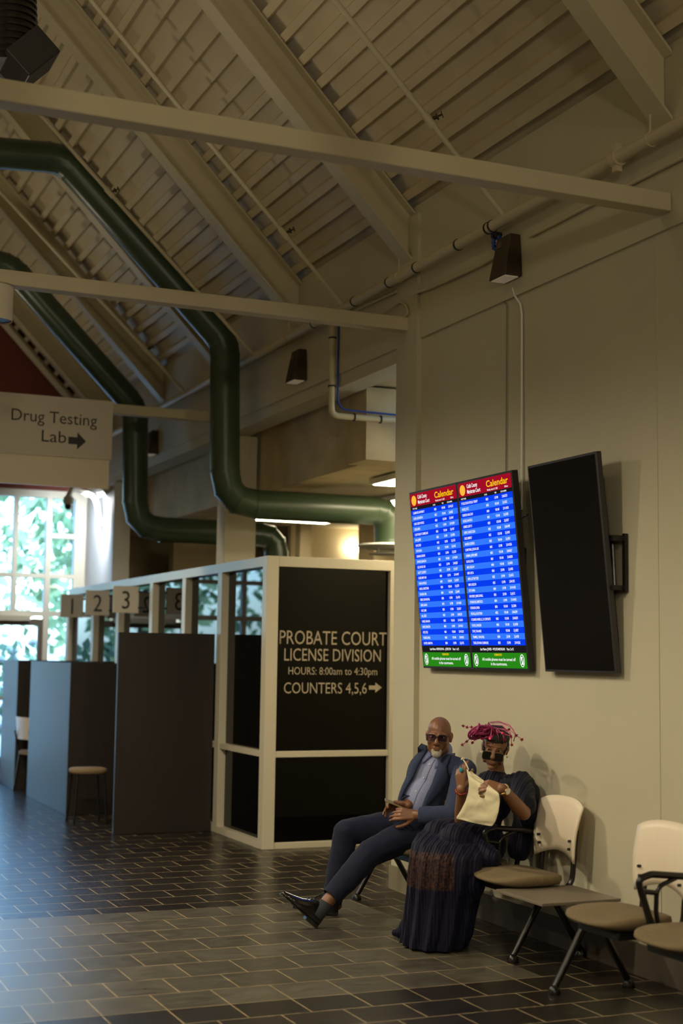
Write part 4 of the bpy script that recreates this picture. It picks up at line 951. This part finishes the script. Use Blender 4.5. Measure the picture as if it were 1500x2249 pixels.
def sleeve_cut(end, fro):
    def go(me):
        bm = bmesh.new(); bm.from_mesh(me); n_ = (end-fro).normalized()
        bmesh.ops.delete(bm, geom=[f for f in bm.faces if (f.calc_center_median()-end).dot(n_) > 0 and (f.calc_center_median()-end).length < .12], context='FACES'); bm.to_mesh(me); bm.free()
        push(me, lambda p: .0045*noise.noise(p*11)+.0025*noise.noise(p*26))
    return go
for S_, E_, W_c in ((SLm, ELm, cuffL), (SRm, ERm, cuffR)):
    sb_ = MB(); limb(sb_, [S_, S_.lerp(E_, .5), E_, E_.lerp(W_c, .6), W_c], [.076, .069, .062, .057, .054])
    o = fuse(sb_, .006, 'jacket_sleeve', M_JACKET, T, smooth=5, after=sleeve_cut(W_c, E_)); q = o.modifiers.new('t', 'SOLIDIFY'); q.thickness = .004
q = jk.modifiers.new('t', 'SOLIDIFY'); q.thickness = .004
mb = MB(); torso(mb, Pm, Nm, side, fwd, .82, .028, .030); mb.cap_(Nm-up*.075, SLm, .085, .070); mb.cap_(Nm-up*.075, SRm, .085, .070)
tmp = fuse(mb, .010, 'tmp_shell', M_JACKET, T, smooth=4); bj = surf(tmp); bpy.data.objects.remove(tmp)
for s in (-1, 1):
    rows = []
    for j in range(15):
        q_ = .10+.92*j/14; a = LT*q_; h = half(a); w = (.012+.058*min(1, max(0, (q_-.30)/.38))) if q_ < .80 else (.046 if q_ > .84 else .060)
        if q_ > .97: h = .078; w = .026
        rows.append([hit(bj, a, s*(h-.010), .012), hit(bj, a, s*(h+w*.33), .018), hit(bj, a, s*(h+w*.66), .018), hit(bj, a, s*(h+w), .013)])
    lp = grid(rows, 'lapel', M_JACKET, T, .005)
    MB().tube([r_[3]+fw*.003 for r_ in rows], .0022, 6).build('lapel_edge_shade', mat('lapel_shade_navy', (.010, .013, .030), .9), lp)  # dark line drawn along the lapel edge in place of its shade
back = [Nm+up*(.004)+sd*(.080*math.cos(t_))-fw*(.065*math.sin(t_)-.0) for t_ in [PI*(.14+.72*j/10) for j in range(11)]]
grid([back, [p-up*.050+(p-Nm-up*.03)*.28 for p in back]], 'jacket_collar', M_JACKET, T, .006)
# trousers, socks, shoes
mb = MB(); mb.ell(Pm+up*.0+V((0, 0, -.005)), (.185, .15, .105), (sd, fw, V((0, 0, 1))))
cL, cR = ankL.lerp(kneL, .12), ankR.lerp(kneR, -.06)
limb(mb, [hipL, hipL.lerp(kneL, .5)+V((0, 0, .006)), kneL, kneL.lerp(cL, .45), cL], [.114, .098, .082, .078, .066]); limb(mb, [hipR, hipR.lerp(kneR, .5)+V((0, 0, .006)), kneR, kneR.lerp(cR, .45), cR], [.114, .098, .080, .076, .066])
def cut(me, planes):
    bm = bmesh.new(); bm.from_mesh(me)
    for o, n, r in planes: bmesh.ops.delete(bm, geom=[f for f in bm.faces if (f.calc_center_median()-o).length < r and (f.calc_center_median()-o).dot(n) > 0], context='FACES')
    bm.to_mesh(me); bm.free()
def folds(me):
    cut(me, [(cL, (cL-kneL).normalized(), .12), (cR, (cR-kneR).normalized(), .12)])
    push(me, lambda p: .0055*noise.noise(p*9)+.0033*noise.noise(p*21))
tr = fuse(mb, .006, 'trousers', M_TROUS, T, smooth=5, after=folds); q = tr.modifiers.new('t', 'SOLIDIFY'); q.thickness = .003
for an, he, kn, to in ((ankL, heL, kneL, toL), (ankR, heR, kneR, toR)):
    mb = MB(); mb.tube([he.lerp(an, .35)+(to-he)*.08, an.lerp(he, .15), an.lerp(kn, .02)], [.044, .046, .044], 16).build('sock', M_SOCK, T, smooth=True)
shoe(heL, toL, (ankL-heL), 'shoe', T); shoe(heR, toR, V((0, 0, 1)), 'shoe', T)
rp = knL[2].lerp(tipsL[2], .22); MB().tube([rp-(tipsL[2]-knL[2]).normalized()*.003, rp+(tipsL[2]-knL[2]).normalized()*.003], .0118, 16).build('wedding_ring', M_GOLD, T, smooth='all')
# the phone in his hands
pc = at(869, 1766, x=3.965); pa = (-RT*.90+UP*.36).normalized(); pw = (FW-pa*FW.dot(pa)).normalized(); pn = pa.cross(pw)
t = thing('phone', 'slim gold-edged phone held in the hands of the seated man', 'phone', pc)
MB().obox(pc, (pa, pw, pn), (.074, .036, .0040)).build('case', mat('brass_phone_case', (.40, .30, .14), .35, metal=.5), t, bevel=.003)
MB().obox(pc+pn*(.0042 if pn.z > 0 else -.0042), (pa, pw, pn), (.071, .033, .0003)).build('display', mat('phone_display', (.01, .01, .012), .1), t)

# ---- the seated woman
T = thing('person', 'seated woman in navy pleated dress, magenta headpiece and sunglasses, opening a cream bag', 'person', (4.1, 7.6, 0))
hc = at(1087, 1643, x=4.29); hf, hu = norm(-.56, -.80, -.20), V((0, 0, 1))+RT*.16
mb = MB(); HP, HA = head(mb, hc, hf, hu, .98, fem=True)
Pw, Nw = V((4.16, 7.58, .56)), at(1094, 1712, x=4.34)
fwd, side = norm(-.90, -.44, 0), norm(.44, -.90, 0)
up, fw, sd = torso(mb, Pw, Nw, side, fwd, .92, -.012, 0, True)
SLw, SRw = at(1146, 1718, x=4.38), at(1056, 1728, x=4.28)
ELw, WLw = at(1150, 1786, x=4.26), at(1103, 1731, x=4.05)
ERw, WRw = at(1012, 1808, x=4.06), at(1013, 1733, x=3.98)
mb.cap_(HP(0, -.03, -.055), Nw, .046, .050); mb.cap_(Nw-up*.03, SLw, .05, .046); mb.cap_(Nw-up*.03, SRw, .05, .046)
limb(mb, [SLw, ELw, ELw.lerp(WLw, .35), WLw], [.046, .041, .040, .027]); limb(mb, [SRw, ERw, ERw.lerp(WRw, .35), WRw], [.044, .038, .038, .026])
knW = at(962, 1836, x=3.92); knW2 = at(1000, 1846, x=3.95); ftW, ftW2 = at(945, 2046, x=3.86), V((3.92, 7.62, .05))
for h_, k_, a_ in ((V((4.15, 7.68, .54)), knW, ftW), (V((4.15, 7.50, .54)), knW2, ftW2)):
    limb(mb, [h_, k_, a_+V((.03, 0, .06))], [.08, .052, .036]); mb.cap_(a_+V((.03, 0, .03)), a_+V((-.09, -.05, -.01)), .034, .022)
tR, kR, sR, nR = hand(mb, WRw, V((-.03, .02, 1)), -IR*.55-IF*.75, 1 if V((0, 0, 1)).cross(-IF).dot(IR) > 0 else -1, [(.15, .35, .3), (.3, .6, .45), (.4, .75, .5), (.5, .8, .5)], thumb=(.85, .45, -.45), tcurl=.2, k=.98)
tL, kL, sL, nL = hand(mb, WLw, -IR*.95+V((0, 0, .16)), -IF*.75+V((0, 0, .45)), -1 if (-IR).cross(-IF).z > 0 else 1, [(.7, .8, .5), (.8, .9, .5), (.85, .9, .5), (.9, .9, .5)], thumb=(.8, .5, -.4), tcurl=.3, k=.98)
after_w = lambda me: paint(me, hc, HA, .98, tR+tL, .0065)
fuse(mb, .0042, 'body', [M_SKINW, mat('rose_lip', (.24, .075, .055), .35), mat('pale_nail', (.75, .62, .58), .25)], T, smooth=4, after=after_w)
eyes(HP, HA, .98, T, .010)
br = MB()
for s in (-1, 1): br.tube([HP(s*.016, .097, .022), HP(s*.034, .091, .030), HP(s*.052, .074, .025)], [.002, .0026, .0014], 6)
br.build('eyebrow', M_HAIR, T)
hr = MB()
for a, b, d, R in ((0, -.030, .050, (.080, .092, .084)), (0, .012, .072, (.070, .072, .058)), (-.05, -.03, .01, (.032, .060, .055)), (.05, -.03, .01, (.032, .060, .055)), (0, -.07, .0, (.06, .05, .07))): hr.ell(HP(a, b, d), [q*.98 for q in R], HA, 18, 12)
def curls(me):
    push(me, lambda p: .006*noise.noise(p*70)+.004*noise.noise(p*33))
fuse(hr, .005, 'hair', M_HAIR, T, smooth=2, after=curls)
# slipped-down sunglasses
g = MB(); ln = MB(); r_, f_, u_ = HA
for s in (-1, 1):
    c = HP(s*.035, .106, -.024); n = (f_*.93+u_*.30+r_*s*.10).normalized(); rr = (r_-n*r_.dot(n)).normalized(); uu = n.cross(rr)
    if uu.dot(u_) < 0: uu = -uu
    pl = [c+rr*(.0285*sgnpow(math.cos(q), .5))+uu*(.0245*sgnpow(math.sin(q), .5)) for q in [2*PI*j/32 for j in range(32)]]
    ln.loft([[p-n*.002 for p in pl], [p+n*.002 for p in pl]]); g.tube(pl+[pl[0]], .0013, 6, cap=False)
    g.tube([c+rr*s*.031+uu*.015, HP(s*.074, .055, .004), HP(s*.078, -.01, .010)], .0016, 6)
g.tube([HP(-.010, .110, -.014), HP(0, .116, -.011), HP(.010, .110, -.014)], .0018, 6)
sg_ = g.build('sunglasses', M_GOLD, T, smooth='all'); ln.build('lens', mat('black_lens', (.006, .006, .006), .06), sg_, smooth=True)
# headpiece
M_MAG = mat('magenta_sinamay', (.30, .018, .105), .45, bump=.5, bscale=120); M_PINK = mat('pink_wire', (.52, .10, .20), .3, metal=.4); M_STAR = mat('ruby_foil_star', (.42, .02, .07), .2, metal=.6)
hp = MB(); dc = at(1063, 1607, x=4.19); da = (RT*.97+UP*.10).normalized(); db = (UP*.66-FW*.75).normalized(); dn = da.cross(db)
for i in range(5):
    rr = 1-.15*i; hp.tube([dc+dn*(.005*i)+da*(.090*rr*math.cos(q)+.010*math.sin(3*q+i))+db*(.060*rr*math.sin(q)+.006*math.cos(4*q+i))+dn*.012*math.sin(2*q+i) for q in [2*PI*j/36 for j in range(37)]], .0055, 6, cap=False)
hp.ell(dc, (.086, .056, .012), (da, db, dn), 32, 8)
for i in range(14):
    q = 2*PI*i/14; c_ = dc+da*(.05*math.cos(q))+db*(.034*math.sin(q))+dn*.012
    hp.tube([c_, c_+UP*(.020+.012*(i % 3))+RT*.02*math.sin(5*i)-FW*.012, c_+RT*.026*math.cos(3*i)+UP*.010*math.sin(2*i)-FW*.018], [.007, .010, .005], 6)
mg = hp.build('headpiece', M_MAG, T, smooth='all')
wr = MB(); st = MB()
def stars(px, x0, x1, rad=.0023):
    pts = [at(*p, x=x0+(x1-x0)*i/max(1, len(px)-1)) for i, p in enumerate(px)]; wr.tube(pts, rad, 5)
    return pts
def star(c, r=.0125):
    a = random.uniform(0, 1); n = (-FW+RT*random.uniform(-.4, .4)+UP*random.uniform(-.4, .4)).normalized(); u = n.orthogonal().normalized(); v = n.cross(u)
    st.prism([((r if j % 2 == 0 else r*.42)*math.cos(a+PI*j/5), (r if j % 2 == 0 else r*.42)*math.sin(a+PI*j/5)) for j in range(10)], c, u, v, n*.005); st.ell(c, (r*.4, r*.4, r*.4), n=8, m=6)
for px, x0, x1 in (([(1045, 1600), (1036, 1597), (1026, 1597), (1017, 1594)], 4.19, 4.17), ([(1042, 1617), (1034, 1620), (1025, 1628), (1015, 1636)], 4.18, 4.16),
                   ([(1052, 1620), (1043, 1624), (1037, 1631)], 4.17, 4.16), ([(1092, 1607), (1107, 1612), (1122, 1617), (1124, 1636)], 4.17, 4.20), ([(1070, 1618), (1059, 1622)], 4.17, 4.16),
                   ([(1095, 1600), (1118, 1602), (1134, 1615), (1146, 1624)], 4.20, 4.24), ([(1080, 1600), (1078, 1618), (1076, 1622)], 4.16, 4.15), ([(1090, 1600), (1103, 1610), (1108, 1624)], 4.18, 4.17)):
    for p in stars(px, x0, x1)[1:]: star(p)
for px in (([(1078, 1588), (1100, 1587), (1122, 1597), (1132, 1612), (1128, 1628)]), ([(1080, 1592), (1104, 1594), (1120, 1608), (1124, 1622)]), ([(1085, 1598), (1108, 1603), (1122, 1614)]), ([(1090, 1602), (1094, 1616), (1095, 1626)]), ([(1076, 1586), (1096, 1584), (1118, 1592), (1128, 1604)])):
    stars(px, 4.19, 4.22, .0030)
wr.build('wire_spray', M_PINK, mg, smooth='all'); st.build('star_beads', M_STAR, mg)
for c in [at(1100, 1641, x=4.13), at(1085, 1634, x=4.15)]:
    pass
for s in (-1, 1): MB().ell(HP(s*.080, -.012, -.045), (.006, .006, .006), n=10, m=8).build('earring', mat('pearl', (.8, .78, .7), .2), T, smooth='all')
# dress
def pleated(name, c1, c2, lace):
    m = bpy.data.materials.new(name); m.use_nodes = True; n = m.node_tree.nodes; l = m.node_tree.links; b = n['Principled BSDF']
    b.inputs['Roughness'].default_value = .6; b.inputs['Sheen Weight'].default_value = .05; b.inputs['Specular IOR Level'].default_value = .15
    tc = n.new('ShaderNodeTexCoord'); wv = n.new('ShaderNodeTexWave'); wv.wave_type = 'BANDS'; wv.bands_direction = 'X'
    mp = n.new('ShaderNodeMapping'); mp.inputs['Rotation'].default_value = (0, 0, math.radians(52)); mp.inputs['Scale'].default_value = (1, 1, .0); l.new(tc.outputs['Object'], mp.inputs[0])
    wv.inputs['Scale'].default_value = 19; wv.inputs['Distortion'].default_value = .35; l.new(mp.outputs[0], wv.inputs[0])
    mx = n.new('ShaderNodeMix'); mx.data_type = 'RGBA'; mx.inputs[6].default_value = (*c1, 1); mx.inputs[7].default_value = (*c2, 1); l.new(wv.outputs['Fac'], mx.inputs[0])
    col = mx.outputs[2]
    if lace:
        sx = n.new('ShaderNodeSeparateXYZ'); l.new(tc.outputs['Object'], sx.inputs[0])
        def mth(op, a, bb):
            k = n.new('ShaderNodeMath'); k.operation = op
            for i, q in enumerate((a, bb)):
                if isinstance(q, (int, float)): k.inputs[i].default_value = q
                else: l.new(q, k.inputs[i])
            return k.outputs[0]
        bd_ = mth('MULTIPLY', mth('MULTIPLY', mth('GREATER_THAN', sx.outputs[2], lace[0]), mth('LESS_THAN', sx.outputs[2], lace[1])), mth('LESS_THAN', mth('ADD', mth('MULTIPLY', sx.outputs[0], .918), mth('MULTIPLY', sx.outputs[1], -.397)), -.085))
        nz = n.new('ShaderNodeTexNoise'); nz.inputs['Scale'].default_value = 70; nz.inputs['Detail'].default_value = 4; l.new(tc.outputs['Object'], nz.inputs['Vector'])
        rp = n.new('ShaderNodeMapRange'); rp.inputs[1].default_value = .42; rp.inputs[2].default_value = .62; l.new(nz.outputs[0], rp.inputs[0])
        lc = n.new('ShaderNodeMix'); lc.data_type = 'RGBA'; lc.inputs[6].default_value = (.012, .007, .012, 1); lc.inputs[7].default_value = (.060, .026, .018, 1); l.new(rp.outputs[0], lc.inputs[0])
        m2 = n.new('ShaderNodeMix'); m2.data_type = 'RGBA'; l.new(bd_, m2.inputs[0]); l.new(col, m2.inputs[6]); l.new(lc.outputs[2], m2.inputs[7]); col = m2.outputs[2]
    l.new(col, b.inputs['Base Color'])
    bp = n.new('ShaderNodeBump'); bp.inputs['Strength'].default_value = .45; bp.inputs['Distance'].default_value = .006; l.new(wv.outputs['Fac'], bp.inputs['Height']); l.new(bp.outputs[0], b.inputs['Normal'])
    return m
M_DRESS = pleated('navy_pleated_chiffon', (.005, .005, .014), (.0075, .0075, .020), None)
M_SKIRT = pleated('navy_pleated_skirt', (.0045, .0045, .015), (.0075, .0078, .027), (.345, .545))
mb = MB(); torso(mb, Pw, Nw, side, fwd, .95, .014, 0, True); mb.cap_(Nw-up*.055, SLw, .062, .064); mb.cap_(Nw-up*.055, SRw, .062, .060)
limb(mb, [SLw, at(1158, 1740, x=4.395), at(1163, 1790, x=4.40)], [.066, .072, .074]); limb(mb, [SLw, SLw.lerp(ELw, .45), SLw.lerp(ELw, .72)], [.066, .074, .076]); limb(mb, [at(1152, 1800, x=4.415), at(1140, 1866, x=4.37)], [.062, .07]); limb(mb, [SRw, SRw.lerp(ERw, .55)+V((.05, 0, 0)), SRw.lerp(ERw, .75)+V((.06, .02, -.02))], [.062, .066, .066])
mb.ell(Pw+up*.02, (.165, .15, .13), (sd, fw, up))

plts = lambda me: push(me, lambda p: .0022*math.sin((p.y*.79-p.x*.61)*150+1.5*noise.noise(p*4))+.006*noise.noise(p*7))
fuse(mb, .0055, 'bodice', M_DRESS, T, smooth=5, after=plts)
# skirt: lap and the fall from the knees to the floor
mb = MB(); limb(mb, [Pw+V((0, .05, 0)), knW], [.16, .095]); limb(mb, [Pw+V((0, -.09, 0)), knW2], [.15, .10])
limb(mb, [knW, at(965, 1910, x=3.92)], [.095, .12]); limb(mb, [at(1030, 1852, x=4.05), at(1078, 1884, x=4.10)], [.10, .062]); limb(mb, [at(1010, 1860, x=3.99), at(1025, 1940, x=3.97)], [.11, .11])
lv = [(1816, 935, 985), (1832, 918, 1030), (1852, 909, 1060), (1880, 905, 1070), (1910, 903, 1066), (1945, 900, 1058), (1985, 896, 1046), (2020, 893, 1038), (2050, 888, 1032), (2078, 884, 1022)]
rings = []
for i, (py, xl, xr) in enumerate(lv):
    c = at((xl+xr)/2, py, x=3.93-.010*i); c.z = max(c.z, .012) if i == len(lv)-1 else c.z; sq = min(1, .35+.22*i)
    hw = (xr-xl)/2/370; r = []
    for j in range(120):
        a = 2*PI*j/120; pl = 1+(.02+.05*i/9)*math.sin(13*a+1.2*math.sin(2*a))+.02*math.sin(29*a)
        r.append(c+IR*(hw*pl*math.cos(a))+IF*((.13+.010*i)*sq*pl*math.sin(a)))
    rings.append(r)
mb.loft(rings)
tl = [at(895, 2035, x=3.80), at(880, 2052, x=3.76), at(868, 2060, x=3.73)]; limb(mb, [V((p.x, p.y, max(p.z, .03))) for p in tl], [.05, .032, .02])
plt2 = lambda me: push(me, lambda p: (.0022 if p.z > .45 else .0011)*math.sin((p.y*.79-p.x*.61)*150+1.5*noise.noise(p*4))+.005*noise.noise(p*6))
fuse(mb, .006, 'skirt', M_SKIRT, T, smooth=3, after=plt2)
# jewellery
def bangle(name, c, d, r, tr, m, n=24):
    d = d.normalized(); u = d.orthogonal().normalized(); v = d.cross(u)
    return MB().tube([c+u*(r*math.cos(q))+v*(r*math.sin(q)) for q in [2*PI*j/n for j in range(n+1)]], tr, 8, cap=False).build(name, m, T, smooth='all')
dR = (ERw-WRw); wR = WRw+dR.normalized()*.012; b_ = bangle('bracelet', wR, dR, .031, .004, M_GOLD)
bd = MB(); u = dR.normalized().orthogonal().normalized(); v = dR.normalized().cross(u)
for j in range(16): bd.ell(wR+u*(.033*math.cos(2*PI*j/16))+v*(.033*math.sin(2*PI*j/16)), (.0062,)*3, n=8, m=6)
bd.build('red_beads', mat('red_glass_bead', (.28, .01, .012), .15), b_, smooth='all')
dL = (ELw-WLw).normalized(); wL = WLw+dL*.012
wt = bangle('wristwatch', wL, dL, .030, .0062, M_GOLD)
n = (-IF*.85+V((0, 0, .35))-IR*.15); n = (n-dL*n.dot(dL)).normalized(); wc = wL+n*.032
MB().tube([wc-n*.004, wc+n*.005], .0195, 28).build('case', M_GOLD, wt, smooth=True); MB().tube([wc+n*.005, wc+n*.0058], .0165, 28).build('dial', mat('white_dial', (.8, .8, .8), .2), wt)
q = kR[1].lerp(kR[1]+(tR[1]-kR[1]), .10); q = kR[1]+nR*.012+V((0, 0, .018))
rg = bangle('finger_ring', kR[1]+V((0, 0, .020))-nR*.002, V((0, 0, 1)), .011, .0018, M_GOLD); MB().ell(kR[1]+V((0, 0, .020))+nR*.013, (.012, .008, .015), (nR.cross(V((0, 0, 1))), nR, V((0, 0, 1)))).build('turquoise_stone', mat('turquoise', (.03, .30, .42), .25), rg, smooth='all')
# the cotton bag she opens
BX = 3.945
t = thing('drawstring_bag', 'cream cotton drawstring bag held up in the lap of the woman', 'bag', at(1050, 1760, x=BX))
rows_ = [(1024, 1688, 1033, 1693), (1026, 1698, 1046, 1702), (1028, 1710, 1060, 1712), (1030, 1725, 1078, 1728), (1028, 1742, 1096, 1742), (1022, 1760, 1098, 1760), (1012, 1780, 1095, 1784), (1002, 1795, 1088, 1805), (1003, 1799, 1080, 1816)]
rings = []; nr = 34
for i in range(nr):
    u_ = i/(nr-1)*(len(rows_)-1); i0 = min(int(u_), len(rows_)-2); f_ = u_-i0; lx, ly, rx, ry = [p*(1-f_)+q*f_ for p, q in zip(rows_[i0], rows_[i0+1])]
    a, b = at(lx, ly, x=BX), at(rx, ry, x=BX+.035); r = []; th = .026*math.sin(PI*min(1, (i+1.5)/(nr+1)))**.7+.003
    for j in range(48):
        q = 2*PI*j/48; k_ = (1-math.cos(q))/2; p = a.lerp(b, k_); dd = math.sin(q)
        n_ = noise.noise(V((k_*2.2+u_*.25, u_*.8-k_*1.5, 1.3)))*.016+noise.noise(V((k_*5, u_*1.6, 4.1)))*.006+(.0035*math.sin(40*k_) if 1.2 < u_ < 3.2 else 0)
        r.append(p-IF*(th*sgnpow(dd, .8)+(n_*min(1, abs(dd)*2) if dd > 0 else 0)))
    rings.append(r)
bg = MB().loft(rings).build('cloth', fabric('cream_cotton', (.66, .58, .37), (.74, .66, .45), 300, .9, .5), t, smooth='all'); sb = bg.modifiers.new('s', 'SUBSURF'); sb.levels = 1; sb.render_levels = 2
cd_ = [at(1029, 1690, x=BX), at(1024, 1678, x=BX), at(1017, 1668, x=BX), at(1014, 1666, x=BX)]
MB().tube(cd_, .0035, 8).tube([at(1014, 1668, x=BX), at(1019, 1665, x=BX)], .006, 8).build('drawstring', mat('cream_cord', (.72, .64, .44), .8), t, smooth=True)
MB().tube([at(1030, 1692, x=BX)-IF*.018, at(1030, 1692, x=BX)-IF*.0205], .0055, 10).build('eyelet', M_BLACKM, t)
tc_ = MB().tube([at(1030+3*j, 1701+1.1*j, x=BX)-IF*(.026) for j in range(10)], .0022, 6)
tc_.build('channel_stitch', mat('stitch_thread', (.50, .43, .27), .9), t)
